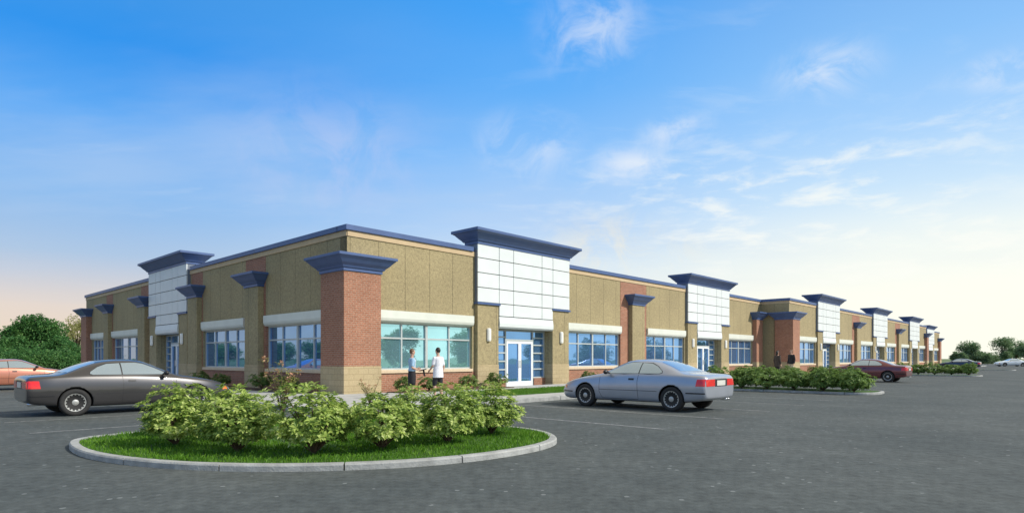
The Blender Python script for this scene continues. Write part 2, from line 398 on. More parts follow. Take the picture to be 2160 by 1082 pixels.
mb = MB(); mb.box(U2-.1, U2+.4, V2+.902, 1.2, 5.86, 6.05); mb.build('coping', M['blue'], bld)
# third section, set back again
U3 = U2+E2; T3 = FR(U3, 0)
wallrun(T3, .0, 13.86, [(2, 6.6), (9.6, 13.5)], [(6.8, 9.5)]); wallrun(T3, 20.2, 26.5, [(20.3, 24.8)], [])
for w in ((2, 6.6), (9.6, 13.5), (20.3, 24.8)): window(T3, *w)
tower(T3, 13.7, 20.1); pillar(T3, 7.4, 8.75, WD-.1, -.08, ('base', 'tan'), 'pier', ob=-.05)
pillar(T3, 25.0, 26.5, -1.5, 0, name='corner_pillar'); coping(T3, 0, 13.65); coping(T3, 20.15, 26.6)
# roof and rear
mb = MB(); mb.box(.8, U2, .8, 35.3, 5.3, 5.5); mb.box(U2+.4, U3-.002, V2+.8, 35.3, 5.28, 5.48); mb.box(U3, U3+26.4, .8, 35.3, 5.3, 5.5)
mb.build('roof', M['roof'], bld)
mb = MB(); mb.box(.36, U3+26.4, 35.35, 35.75, 0, 6.0); mb.box(U3+26.0, U3+26.398, 0.82, 35.35, 0, 6.0); mb.box(U3-.4, U3-.003, V2+.82, .3, 0, 6.0)
mb.build('rear_wall', M['tan'], bld)

# ------------------------------------------------------------------ ground
def sheet(name, pts, z, mat, label=None):
    mb = MB(); mb.add([(p[0], p[1], z) for p in pts], [tuple(range(len(pts)))])
    return tag(mb.build(name, mat), kind='structure')
sheet('ground', [(-2500, -2500), (2500, -2500), (2500, 2500), (-2500, 2500)], -.03, M['field'])
def wl2(pts): return [tuple(W(*p)[:2]) for p in pts]
sheet('parking_lot', wl2([(-44, -75), (190, -75), (190, 0), (140, 60), (-44, 60)]), 0, M['asphalt'])
def slab(name, outline, z0, z1, mat, bev=.0):
    n = len(outline); mb = MB()
    mb.add([(p[0], p[1], z0) for p in outline]+[(p[0], p[1], z1) for p in outline],
           [tuple(range(n, 2*n))]+[(i, (i+1) % n, n+(i+1) % n, n+i) for i in range(n)])
    o = tag(mb.build(name, mat), kind='structure')
    if bev: bevel(o, bev, 2)
    return o
def offset(pl, d):                     # inward offset of a closed CCW-ish outline
    n = len(pl); area = sum(pl[i][0]*pl[(i+1) % n][1]-pl[(i+1) % n][0]*pl[i][1] for i in range(n)); sg = 1 if area > 0 else -1; out = []
    for i in range(n):
        a, b, c = Vector(pl[i-1][:2]), Vector(pl[i][:2]), Vector(pl[(i+1) % n][:2])
        d1 = (b-a).normalized(); d2 = (c-b).normalized()
        n1 = Vector((-d1.y, d1.x))*sg; n2 = Vector((-d2.y, d2.x))*sg; m = (n1+n2); m = m/max(m.length, .2)
        k = d/max(m.dot(n1), .5); q = b+m*k; out.append((q.x, q.y))
    return out
def smooth_poly(pts, it=3):
    for _ in range(it):
        q = []
        for i in range(len(pts)):
            a, b = pts[i], pts[(i+1) % len(pts)]
            q += [(a[0]*.75+b[0]*.25, a[1]*.75+b[1]*.25), (a[0]*.25+b[0]*.75, a[1]*.25+b[1]*.75)]
        pts = q
    return pts
def resample(pts, step):
    n = len(pts); L = [0]
    for i in range(n): L.append(L[-1]+(Vector(pts[(i+1) % n])-Vector(pts[i])).length)
    k = int(L[-1]/step); out = []; j = 0
    for q in range(k):
        t = L[-1]*q/k
        while L[j+1] < t: j += 1
        f = (t-L[j])/(L[j+1]-L[j]); a, b = Vector(pts[j]), Vector(pts[(j+1) % n]); out.append(tuple(a.lerp(b, f)))
    return out
def kerb(name, outline, wdt=.12, h=.085, joint=1.5):
    """kerb ring made of stones of about joint length with narrow open joints, real step"""
    pts = resample(outline, .15); n = len(pts)
    lv = [offset(pts, 0), offset(pts, .015), offset(pts, wdt)]
    mb = MB(); per = int(joint/.15)
    prof = lambda i: [(lv[0][i][0], lv[0][i][1], 0), (lv[0][i][0], lv[0][i][1], h-.02), (lv[1][i][0], lv[1][i][1], h), (lv[2][i][0], lv[2][i][1], h), (lv[2][i][0], lv[2][i][1], 0)]
    i = 0
    while i < n:
        j = min(i+per, n); ps = [prof(k % n) for k in range(i, j+1)]
        def lerp(A, B, t): return [tuple(a[q]+(b[q]-a[q])*t for q in range(3)) for a, b in zip(A, B)]
        ps[0] = lerp(ps[0], ps[1], .06); ps[-1] = lerp(ps[-1], ps[-2], .06)
        mb.loft(ps, 0); i = j
    return tag(mb.build(name, M['kerb']), kind='structure')
# corner island
front = [(-6.93, 10.1), (-6.93, 9.6), (-6.5, 9.0), (-5.85, 8.35), (-5.07, 7.85), (-4.15, 7.47), (-3.4, 7.34), (-2.82, 7.31), (-2.1, 7.38), (-1.41, 7.56), (-.85, 7.82), (-.35, 8.16), (.1, 8.6), (.45, 9.05), (.70, 9.6), (.74, 10.1), (.62, 10.7), (.35, 11.2)]
back = [tuple(W(-3.05, v)[:2]) for v in (-10.4, -9.4, -8.4, -7.4, -6.5)]+[tuple(W(u, -6.15)[:2]) for u in (-3.5, -4.5, -5.5, -6.5, -7.4)]+[tuple(W(-8.1, -6.5)[:2])]
isl = smooth_poly(front+back, 2)
kerb('island_kerb', isl)
IS1 = offset(resample(isl, .3), .125)
slab('lawn_bed', IS1, 0, .068, M['turf'])
def inside(x, y, poly):
    c = False; n = len(poly)
    for i in range(n):
        (x1, y1), (x2, y2) = poly[i], poly[i-1]
        if (y1 > y) != (y2 > y) and x < (x2-x1)*(y-y1)/(y2-y1)+x1: c = not c
    return c
def grass(name, poly, z, n, h, seed, label):
    rnd = random.Random(seed); mb = MB(); xs = [p[0] for p in poly]; ys = [p[1] for p in poly]; c = 0
    while c < n:
        x, y = rnd.uniform(min(xs), max(xs)), rnd.uniform(min(ys), max(ys))
        if not inside(x, y, poly): continue
        c += 1; a = rnd.uniform(0, 6.28); hh = h*rnd.uniform(.5, 1.3)*(1+.5*noise.noise(Vector((x*1.3, y*1.3, 0)))); w = rnd.uniform(.004, .008)
        dx, dy = math.cos(a)*w, math.sin(a)*w; lx, ly = rnd.gauss(0, .35)*hh, rnd.gauss(0, .35)*hh
        mb.add([(x-dx, y-dy, z-.01), (x+dx, y+dy, z-.01), (x+dx*.6+lx*.4, y+dy*.6+ly*.4, z+hh*.6), (x+lx, y+ly, z+hh)], [(0, 1, 2), (0, 2, 3)])
    o = mb.build(name, M['blade'], recalc=False); return tag(o, label, 'grass', kind='stuff')
grass('grass', IS1, .068, 42000, .05, 3, 'bright green mown grass filling the kerbed corner island under the shrubs')
# pavement round the building
walk = wl2([(-3.7, -5.9), (1.2, -5.9), (U3+30, -5.9), (U3+30, .0), (U2, 0), (.0, .0), (.0, 35.8), (.0, 42), (-3.7, 42)])
slab('pavement', walk, 0, .125, M['walk'])
mb = MB()
def kerbline(a, b, w=.15, L=2.4):
    a = Vector(a); b = Vector(b); d = (b-a); n = int(d.length/L); e = d.normalized(); s = Vector((-e.y, e.x))
    for i in range(n):
        p = a+e*(i*L+.012); q = a+e*((i+1)*L-.012)
        mb.loft([[(c.x, c.y, 0), (c.x, c.y, .12), (c.x+s.x*.02, c.y+s.y*.02, .145), (c.x+s.x*w, c.y+s.y*w, .145), (c.x+s.x*w, c.y+s.y*w, 0)] for c in (p, q)])
kerbline(W(-2.9, -6.05)[:2], W(U3+30, -6.05)[:2]); kerbline(W(-3.85, 42)[:2], W(-3.85, -5.85)[:2])
tag(mb.build('pavement_kerb', M['kerb']), kind='structure')
lawn = wl2([(3.0, -4.75), (15.5, -4.75), (15.5, -2.1), (3.0, -2.1)])
slab('lawn_strip', lawn, .10, .14, M['turf'])
grass('grass', lawn, .14, 26000, .045, 4, 'strip of mown grass between the main entrance pavement and the kerb')
for nm, pts in (('planting_bed', [(1.7, -.95), (7.6, -.95), (7.6, -.12), (1.7, -.12)]), ('planting_bed', [(12.8, -.95), (25, -.95), (25, -.12), (12.8, -.12)]),
                ('planting_bed', [(31.6, -.9), (37.5, -.9), (37.5, -.12), (31.6, -.12)]), ('planting_bed', [(-1.0, 1.5), (-.12, 1.5), (-.12, 15), (-1.0, 15)]),
                ('planting_bed', [(39.8, -3.2), (44, -3.2), (44, -2.32), (39.8, -2.32)])):
    slab(nm, wl2(pts), .10, .15, M['soil'])
# parking bay islands
def bay_island(u0, u1, v0, v1):
    r = .9; pts = []
    for cx, cy, a0 in ((u1-r, v0+r, -90), (u1-r, v1-r, 0), (u0+r, v1-r, 90), (u0+r, v0+r, 180)):
        for k in range(7): a = R(a0+15*k); pts.append((cx+r*math.cos(a), cy+r*math.sin(a)))
    o = wl2(pts); kerb('island_kerb', o, joint=1.5); slab('lawn_bed', offset(resample(o, .3), .125), 0, .068, M['turf'])
bay_island(13.9, 16.5, -12.95, -6.12); bay_island(45.5, 48.1, -12.95, -6.12); bay_island(77, 79.6, -12.95, -6.12)
# parking lines, 4 mm above the asphalt
mb = MB()
def line(u0, v0, u1, v1, w=.1):
    a, b = W(u0, v0), W(u1, v1); d = (b-a).normalized(); s = Vector((-d.y, d.x, 0))*w/2
    mb.add([tuple(a-s)[:2]+(.004,), tuple(b-s)[:2]+(.004,), tuple(b+s)[:2]+(.004,), tuple(a+s)[:2]+(.004,)], [(0, 1, 2, 3)])
for k in range(0, 6): line(-.9+2.7*k, -12.7, -.9+2.7*k, -6.2)
for k in range(0, 11): line(17.8+2.7*k, -12.7, 17.8+2.7*k, -6.2)
for k in range(0, 11): line(49.4+2.7*k, -12.7, 49.4+2.7*k, -6.2)
for k in range(0, 15): line(-9.3, -4.65+2.7*k, -3.95, -4.65+2.7*k)
tag(mb.build('parking_lines', M['line']), kind='structure')

# ------------------------------------------------------------------ plants
def leaf(mb, p, d, up, L, w, mi=0, fold=.25):
    s = d.cross(up); s = s.normalized() if s.length > 1e-4 else Vector((1, 0, 0)); n = s.cross(d).normalized()
    b = p+d*L*.5-n*0; t = p+d*L-n*L*.12
    mb.add([tuple(p), tuple(b+s*w+n*w*fold), tuple(t), tuple(b-s*w+n*w*fold)], [(0, 1, 2), (0, 2, 3)], mi)
def shrub_mesh(seed, rx=.52, rz=.76, n=470, leafL=.075, per=9, mat='leaf_shrub', base=.05):
    rnd = random.Random(seed); mb = MB(); st = MB()
    lumps = [(rnd.uniform(0, 6.28), rnd.uniform(.1, 1.35), rnd.uniform(.10, .32)) for _ in range(9)]
    def rad(th, ph):
        r = .80
        for a, e, k in lumps:
            dd = math.cos(th-a)*math.cos(ph)*math.cos(e)+math.sin(ph)*math.sin(e); r += k*.8*max(0, dd-.72)/.28
        return r*(1+.14*noise.noise(Vector((math.cos(th)*3, math.sin(th)*3, ph*4+seed))))
    tips = []
    for i in range(n):
        th = rnd.uniform(0, 6.28); sp = rnd.uniform(-.45, 1); ph = math.asin(sp); r = rad(th, ph)*(1-.45*rnd.random()**2.2)*(1+.55*min(0, sp))
        if noise.noise(Vector((math.cos(th)*2.2, math.sin(th)*2.2, ph*3+seed*3))) < -.16 and rnd.random() < .9: continue
        c = Vector((rx*r*math.cos(ph)*math.cos(th), rx*r*math.cos(ph)*math.sin(th), base+rz*.36+rz*.64*r*math.sin(ph)))
        if c.z < base*.7: continue
        out = Vector((math.cos(ph)*math.cos(th), math.cos(ph)*math.sin(th), math.sin(ph)+.9)).normalized()
        a0 = rnd.uniform(0, 6.28); x = out.orthogonal().normalized(); y = out.cross(x); tips.append(c)
        for k in range(per):
            a = a0+6.283*k/per+rnd.uniform(-.25, .25); el = rnd.uniform(-.15, .75)
            d = ((x*math.cos(a)+y*math.sin(a))*math.cos(el)+out*math.sin(el)).normalized()
            leaf(mb, c+d*.008, d, out, leafL*rnd.uniform(.65, 1.2), leafL*rnd.uniform(.20, .30))
    st.tube([(0, 0, -.02), (.01, 0, base), (0, .01, rz*.5)], [.03, .025, .012], 6)
    for c in tips[::13]: st.tube([(0, 0, base*.3), tuple(c*.5+Vector((0, 0, .06))), tuple(c)], [.012, .008, .003], 4, cap=False)
    def mesh(m, nm, mat): o = m.build(nm, mat, recalc=False); me = o.data; bpy.data.objects.remove(o); return me
    return mesh(mb, 'foliage', M[mat]), mesh(st, 'stem', M['bark'])
SM = {}
for k in range(4): SM['s%d' % k] = shrub_mesh(11+k)
for k in range(2): SM['h%d' % k] = shrub_mesh(31+k, n=300, leafL=.11, mat='leaf_hedge', rx=.62, rz=.72, base=.0)
for k in range(2): SM['b%d' % k] = shrub_mesh(41+k, n=150, leafL=.10, mat='leaf_bed', rx=.45, rz=.6, base=.03)
def shrub(kind, loc, s, rz, label, group, name='shrub', sz=None):
    e = empty(name, loc, rz); e.scale = (s, s, sz or s); tag(e, label, 'shrub', group)
    for nm, me in zip(('foliage', 'stem'), SM[kind]):
        o = bpy.data.objects.new(nm, me); COL.objects.link(o); o.parent = e
    return e
isp = [(-4.93, 9.0), (-3.76, 8.40), (-2.66, 8.24), (-1.83, 8.62), (-.97, 9.28), (-.35, 10.4)]
iss = [1.06, 1.08, 1.12, 1.08, 1.06, 1.04]
for i, ((x, y), s) in enumerate(zip(isp, iss)):
    shrub('s%d' % (i % 4), (x, y, .068), s, 1.3*i, '%s light green shrub from the left in the corner island front row' % ORD[i] if i else 'leftmost light green shrub in the corner island, before the dark grey car', 'leafy shrubs in the kerbed corner island', sz=s*.92)
rear = [(-5.5, 10.2, .84), (-4.3, 9.8, .9), (-1.75, 10.5, .88), (-1.0, 11.2, .82), (-3.4, 11.6, .7)]
rl = ['shrub behind the leftmost pair of front shrubs on the corner island, mostly hidden', 'shrub behind the second and third front shrubs on the corner island', 'shrub behind the gap between fourth and fifth front shrubs on the corner island',
      'shrub at the back right of the corner island, behind the sixth front shrub', 'low shrub at the very back of the corner island before the brick corner pillar']
for i, (x, y, s) in enumerate(rear): shrub('s%d' % ((i+2) % 4), (x, y, .068), s, 2.1*i, rl[i], 'leafy shrubs in the kerbed corner island')
# flowering plant
rnd = random.Random(5); fm = MB(); fs = MB(); fb = MB()
for k in range(13):
    a = rnd.uniform(0, 6.28); r = rnd.uniform(.05, .42); h = rnd.uniform(.75, 1.35); tip = Vector((math.cos(a)*r, math.sin(a)*r, h))
    pts = [Vector((0, 0, 0)), Vector((math.cos(a)*r*.35, math.sin(a)*r*.35, h*.5)), tip]; fs.tube(pts, [.012, .008, .004], 4, cap=False)
    for q in range(26):
        t = rnd.uniform(.3, 1); p = pts[0].lerp(pts[1], t*2) if t < .5 else pts[1].lerp(pts[2], t*2-1)
        d = Vector((rnd.gauss(0, 1), rnd.gauss(0, 1), rnd.uniform(0, 1.2))).normalized(); leaf(fm, p+d*rnd.uniform(0, .06), d, Vector((0, 0, 1)), rnd.uniform(.05, .10), .016)
    if k % 2 == 0 or h > 1.2:
        for q in range(16):
            d = Vector((rnd.gauss(0, 1), rnd.gauss(0, 1), rnd.gauss(.3, 1))).normalized(); leaf(fb, tip+d*.02, d, Vector((0, 0, 1)), rnd.uniform(.04, .07), .02)
fe = tag(empty('flowering_plant', (-4.75, 12.7, .115)), 'tall loose plant with yellow green leaves and salmon blossoms behind the corner island shrubs', 'plant')
fe.scale = (1.15, 1.15, 1.0)
fm.build('foliage', M['leaf_flower'], fe, recalc=False); fs.build('stem', M['bark'], fe); fb.build('blossom', M['blossom'], fe, recalc=False)
fe2 = copy_tree(fe); fe2.location = (-3.5, 15.2, .12); fe2.rotation_euler.z = 2; fe2.scale = (.8, .8, .62)
fe2['label'] = 'small yellow green blossoming plant just left of the foot of the corner brick pillar'
# beds along the building
beds = [(2.1, -.55, 'b0', .85, 'small shrub at the foot of the corner pillar below the first right front window'), (3.35, -.5, 'b1', .85, 'small shrub below the aqua window behind the woman in a skirt'),
        (5.35, -.5, 'b1', .9, 'small shrub below the aqua window just right of the man in white'), (7.0, -.45, 'b0', .95, 'small shrub before the left leg of the main entrance tower'),
        (13.5, -.5, 'b0', .9, 'small yellowish shrub at the right leg of the main tower behind the silver car'), (15.8, -.5, 'b1', .8, 'low shrub below the window behind the silver car roof'),
        (18.0, -.5, 'b0', .75, 'low shrub at the brick strip beside the narrow pier behind the silver car'), (33.0, -.5, 'b1', .9, 'low shrub below the window left of the forward stepping brick corner'),
        (35.3, -.5, 'b0', .9, 'low shrub right of centre below the window left of the forward stepping brick corner'),
        (40.8, -2.8, 'b1', .95, 'shrub at the foot of the forward section corner pillar beside the two dark dressed people'), (43.2, -2.8, 'b0', .9, 'shrub below the first window of the forward section behind the maroon car')]
for u, v, k, s, lb in beds: shrub(k, W(u, v, .15), s, u, lb, 'small shrubs planted along the building')
for v, s, lb, k in ((2.9, .95, 'dark green shrub below the left front window nearest the corner pillar', 'b1'), (5.0, 1.0, 'second dark green shrub from the corner pillar below the left front window', 'b0'),
                    (8.9, .9, 'dark green shrub just left of the first tan pier of the left front', 'b1'), (11.2, .95, 'dark green shrub above the grey car nose below the second left front window', 'b0')):
    shrub(k, W(-.55, v, .15), s, v, lb, 'small shrubs planted along the building')
# hedge shrubs of the bay islands
n = 0
for i in range(6):
    v = -12.2+1.08*i
    shrub('h%d' % (i % 2), W(14.4, v, .11), 1.12, i, '%s hedge shrub from the kerb tip, near row, island behind the silver car' % ORD[i], 'hedge shrubs in the nearer bay island', name='hedge_shrub')
    if i < 5: shrub('h%d' % ((i+1) % 2), W(15.8, v+.5, .11), 1.1, i+2, '%s hedge shrub from the kerb tip, rear row, island behind the silver car' % ORD[i], 'hedge shrubs in the nearer bay island', name='hedge_shrub')
    shrub('h%d' % ((i+1) % 2), W(46.2, v, .11), 1.12, i+1, '%s hedge shrub from the kerb tip of the far island beyond the maroon car' % ORD[i], 'hedge shrubs in the farther bay island', name='hedge_shrub')

# trees
def tree(name, loc, h, w, seed, mat, label, group=None, n=2600, ls=.16, low=.08, cat='tree', lumps=14, fine=4):
    rnd = random.Random(seed); lf = MB(); tk = MB(); e = tag(empty(name, loc, rnd.uniform(0, 6)), label, cat, group)
    cz = h*(low+1)/2; rz = h*(1-low)/2
    blobs = []
    for _ in range(lumps):
        a = rnd.uniform(0, 6.28); zz = rnd.uniform(-.8, .85); rr = math.sqrt(max(0, 1-zz*zz))*rnd.uniform(.35, .72)
        blobs.append((Vector((math.cos(a)*rr*w/2, math.sin(a)*rr*w/2, cz+zz*rz*.72)), rnd.uniform(.24, .42)*w/2*1.1))
    blobs.append((Vector((0, 0, cz)), w*.3))
    tk.tube([(0, 0, -.1), (.02*h*.3, 0, h*.25), (0, .02, h*.7)], [h*.03, h*.022, h*.008], 8)
    for c, r in blobs: tk.tube([(0, 0, h*.18), tuple(Vector((c.x*.4, c.y*.4, (h*.18+c.z)/2))), tuple(c)], [h*.012, h*.008, h*.003], 5, cap=False)
    for i in range(n):
        c, r = rnd.choice(blobs); d = Vector((rnd.gauss(0, 1), rnd.gauss(0, 1), rnd.gauss(0, 1))).normalized(); rr = r*(rnd.random()**.45)*rnd.uniform(.8, 1.12)
        p = c+Vector((d.x, d.y, d.z*.85))*rr
        if p.z < .1: continue
        for k in range(fine):
            dd = (d+Vector((rnd.gauss(0, .9), rnd.gauss(0, .9), rnd.gauss(0, .9)))).normalized()
            leaf(lf, p+dd*ls*.3, dd, Vector((rnd.gauss(0, .5), rnd.gauss(0, .5), 1)), ls*rnd.uniform(.7, 1.4), ls*rnd.uniform(.22, .38))
    tk.build('trunk', M['bark'], e); lf.build('crown', M[mat], e, recalc=False)
    return e
def at(px, Y): return ((px-1080)/1294*Y, Y, 0)
tree('leafy_tree', at(78, 62), 6.0, 6.6, 1, 'leaf_tree', 'large round green tree at the far left behind the salmon car', n=6500, ls=.2, low=.0, lumps=20)
tree('leafy_tree', at(8, 58), 4.2, 4.2, 2, 'leaf_tree', 'darker green tree cut by the left edge of the photo', n=3000, ls=.2, low=.0)
tree('hedge_tree', at(140, 60), 3.6, 4.4, 7, 'leaf_tree', 'low dark bushy tree right of the large round tree beside the building end', n=2600, ls=.2, low=.0)
tree('hedge_tree', at(30, 52), 2.0, 6.5, 21, 'leaf_tree', 'low leafy hedge below the large round tree, at the left photo edge', n=1800, ls=.16, low=.0)
tree('hedge_tree', at(110, 54), 1.9, 5.5, 22, 'leaf_tree', 'low leafy hedge behind the charcoal coupe, beside the building end', n=1600, ls=.16, low=.0)
tree('slender_tree', at(163, 90), 8.0, 4.6, 3, 'leaf_yellow', 'pale yellow green tree rising behind the far left end of the building', n=1300, ls=.2, low=.3)
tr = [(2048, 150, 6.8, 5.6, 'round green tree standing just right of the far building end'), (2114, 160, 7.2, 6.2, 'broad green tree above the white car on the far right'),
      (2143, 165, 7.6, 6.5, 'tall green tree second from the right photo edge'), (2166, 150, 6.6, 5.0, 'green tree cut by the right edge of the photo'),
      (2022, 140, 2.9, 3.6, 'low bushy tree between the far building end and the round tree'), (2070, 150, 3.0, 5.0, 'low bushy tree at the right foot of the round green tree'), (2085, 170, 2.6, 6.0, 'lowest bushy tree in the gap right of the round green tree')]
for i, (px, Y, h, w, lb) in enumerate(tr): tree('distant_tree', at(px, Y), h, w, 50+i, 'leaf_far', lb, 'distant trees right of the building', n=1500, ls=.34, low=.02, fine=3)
# trees outside the frame that the window glass mirrors
rt = [(31.5, -38, 5.0, 5.6), (42.8, -38, 5.2, 6.6), (60, -40, 4.6, 7), (75, -42, 4.8, 8), (98, -44, 5.5, 9), (125, -46, 5.5, 10)]
for i, (u, v, h, w) in enumerate(rt): tree('roadside_tree', W(u, v), h, w, 80+i, 'leaf_tree', '%s tree mirrored in the right front windows, counted from the corner' % ORD[i], 'trees mirrored in the window glass', n=2400, ls=.26, low=.02, fine=3)
for i, (u, v, h, w) in enumerate([(-38, 70, 4.6, 6), (-39, 86, 4.2, 7), (-40, 112, 5, 7), (-40, 140, 5.5, 8)]):
    tree('roadside_tree', W(u, v), h, w, 90+i, 'leaf_tree', '%s tree mirrored in the left front windows, counted from the corner' % ORD[i], 'trees mirrored in the window glass', n=2400, ls=.28, low=.02, fine=3)

# ------------------------------------------------------------------ cars
def interp(tab, x):
    for (a, p), (b, q) in zip(tab, tab[1:]):
        if x <= b: return p+(q-p)*(x-a)/(b-a)
    return tab[-1][1]
ZT = [(0, .90), (.08, .955), (.4, .975), (.75, .985), (.95, 1.03), (1.3, 1.185), (1.65, 1.30), (2.0, 1.34), (2.4, 1.335), (2.62, 1.30), (2.9, 1.17), (3.2, 1.02), (3.38, .945), (3.6, .915), (4.1, .83), (4.45, .735), (4.66, .655), (4.78, .57)]
ZS = [(0, .85), (.08, .90), (.8, .93), (1.3, .94), (2.4, .92), (3.3, .87), (4.1, .775), (4.45, .68), (4.66, .60), (4.78, .52)]
WM = [(0, .82), (.08, .875), (.4, .912), (1.1, .928), (2.4, .928), (3.8, .922), (4.3, .885), (4.55, .815), (4.7, .72), (4.78, .62)]
ZB = [(0, .36), (.08, .30), (.5, .25), (1, .2), (3.8, .19), (4.5, .19), (4.7, .23), (4.78, .30)]
AX = (1.10, 3.79)
def mxx(x): return x if x >= 1 else 1-(1-x)*.80
def car_proto(paint, mname, trim):
    xs = [0, .03, .08, .25, .5, .72, .86, 1.0, 1.15, 1.3, 1.48, 1.65, 1.85, 2.05, 2.25, 2.42, 2.55, 2.7, 2.85, 3.0, 3.15, 3.28, 3.38, 3.5, 3.7, 3.95, 4.2, 4.4, 4.55, 4.66, 4.74, 4.78]
    rings = []
    for x in xs:
        zt, zs, w, zb = (interp(t, x) for t in (ZT, ZS, WM, ZB)); h = zt-zs; ws = w-.06
        k = min(1, max(0, (h-.07)/.33)); H = zs-zb
        y10 = ws-.02-.10-.18*k; z10 = zt-.022-.03*k
        half = [(0, zb), (w*.55, zb), (w-.10, zb+.005), (w-.035, zb+.05), (w-.008, zb+H*.30), (w, zb+H*.52), (w-.012, zb+H*.72), (ws+.008, zs-.045), (ws-.018, zs+.004),
                ((ws-.018)*.5+y10*.5+.022*k, (zs+.004)*.5+z10*.5+.008*k), (y10, z10), (y10*.62, zt-.008), (0, zt)]
        x = mxx(x); rings.append([(x, y, z) for y, z in half]+[(x, -y, z) for y, z in half[-2:0:-1]])
    def inset(r, dx, f):
        c = Vector((0, 0, 0))
        for p in r: c += Vector(p)
        c /= len(r); return [(p[0]+dx, c.y+(p[1]-c.y)*f, c.z+(p[2]-c.z)*f) for p in r]
    rings = [inset(rings[0], -.015, .25), inset(rings[0], -.014, .6), inset(rings[0], -.01, .9)]+rings+[inset(rings[-1], .01, .85), inset(rings[-1], .012, .4)]
    mb = MB(lambda x, y, z: (x-2.4, y, z)); mb.loft(rings)
    root = empty(mname)
    body = mb.build('body', [paint, trim], root, smooth=True)
    s = body.modifiers.new('s', 'SUBSURF'); s.levels = 2; s.render_levels = 2; evaluated(body)
    bm = bmesh.new(); bm.from_mesh(body.data); bvh = BVHTree.FromBMesh(bm); bm.free()
    ct = MB(lambda x, y, z: (x-2.4, y, z))
    for ax in AX:
        for sd in (-1, 1):
            rr = []
            for yy, r in ((sd*.60, .355), (sd*1.1, .355)):
                rr.append([(ax+r*math.cos(t), yy, .325+r*math.sin(t)) for t in [2*math.pi*k/40 for k in range(40)]])
            ct.loft(rr, 1)
    cut = ct.build('cut', [paint, trim]); bo = body.modifiers.new('b', 'BOOLEAN'); bo.object = cut; bo.operation = 'DIFFERENCE'; bo.solver = 'EXACT'
    evaluated(body); bpy.data.objects.remove(cut)
    for p in body.data.polygons:
        c = p.center
        if c.z < .225 and p.normal.z < -.3: p.material_index = 1
    # projected panels
    def proj(x, y, z, axis, off):
        if axis == 'y': o = Vector((x-2.4, 3*math.copysign(1, y), z)); d = Vector((0, -math.copysign(1, y), 0))
        elif axis == 'z': o = Vector((x-2.4, y, 3)); d = Vector((0, 0, -1))
        elif axis == 'r': o = Vector((-5, y, z)); d = Vector((1, 0, 0))
        else: o = Vector((5, y, z)); d = Vector((-1, 0, 0))
        hit, nrm, _, _ = bvh.ray_cast(o, d)
        if hit is None: return None
        if nrm.dot(d) > 0: nrm = -nrm
        return hit+nrm*off
    def panel(poly, axis, sd=1, off=.005, rings=(0, .2, .4, .6, .8, 1), grow=0.):
        pts = []
        for i in range(len(poly)):
            a, b = Vector(poly[i]), Vector(poly[(i+1) % len(poly)]); k = max(1, int((b-a).length/.05))
            pts += [a.lerp(b, t/k) for t in range(k)]
        c = sum(pts, Vector((0, 0)))/len(pts)
        if grow: pts = [p+(p-c).normalized()*grow for p in pts]
        def P(p, o):
            if axis == 'y': return proj(mxx(p.x), sd, p.y, 'y', o)
            if axis == 'z': return proj(mxx(p.x), p.y, 0, 'z', o)
            return proj(0, p.x, p.y, axis, o)
        rs = [[P(c.lerp(p, max(f, .01)), off) for p in pts] for f in rings]+[[P(p, -.01) for p in pts]]
        for r in rs:
            good = [q for q in r if q is not None]
            if not good: return None
            for i in range(len(r)):
                if r[i] is None: r[i] = r[i-1] if r[i-1] is not None else good[0]
        return [[tuple(q) for q in r] for r in rs]
    def addpanel(name, polys, mat, parent=root, off=.005, grow=0.):
        m = MB()
        for poly, axis, sd in polys:
            r = panel(poly, axis, sd, off, grow=grow)
            if r: m.loft(r, 0)
        return m.build(name, mat, parent, smooth=False)
    dw = [(2.09, .955), (2.09, 1.235), (2.40, 1.245), (2.58, 1.215), (2.80, 1.12), (3.08, .975), (3.02, .945)]
    qw = [(2.06, .955), (2.06, 1.232), (1.78, 1.215), (1.58, 1.14), (1.42, 1.03), (1.40, .985), (1.46, .96)]
    for sd in (-1, 1):
        su = addpanel('window_surround', [(dw+[(1.9, .94), (1.46, .955), (1.38, .985), (1.42, 1.05), (1.60, 1.16), (1.8, 1.235)][::1], 'y', sd)] if False else [(dw, 'y', sd), (qw, 'y', sd)], trim, off=.003, grow=.02)
        addpanel('side_window', [(dw, 'y', sd)], M['carglass'], off=.007); addpanel('quarter_window', [(qw, 'y', sd)], M['carglass'], off=.007)
        m = MB()
        hp = [(2.20, .78), (2.36, .78), (2.36, .825), (2.20, .825)]
        addpanel('door_handle', [(hp, 'y', sd)], M['cartrim'], off=.012)
        seams = []
        for a, b in (((2.07, .93), (2.09, .75)), ((2.09, .75), (2.06, .30)), ((3.30, .86), (3.30, .45)), ((3.30, .45), (3.2, .27)), ((3.2, .27), (2.06, .27))):
            a = Vector(a); b = Vector(b); k = 6; nn = (b-a).normalized(); nn = Vector((-nn.y, nn.x))*.005
            for t in range(k):
                p, q = a.lerp(b, t/k), a.lerp(b, (t+1)/k)
                seams.append(([tuple(p-nn), tuple(q-nn), tuple(q+nn), tuple(p+nn)], 'y', sd))
        for t in range(16):
            x0 = 1.5+t*.12; x1 = x0+.12
            if x1 < 3.42: seams.append(([(x0, .50), (x1, .50), (x1, .512), (x0, .512)], 'y', sd))
        addpanel('door_seam', seams, M['cartrim'], off=.0015)
        # tail light wraps the corner, indicator at the front corner
        addpanel('taillight', [([(.02, .66), (.30, .66), (.27, .83), (.04, .835)], 'y', sd), ([(sd*.80, .66), (sd*.36, .66), (sd*.36, .83), (sd*.79, .83)], 'r', 1)], M['red'], off=.008)
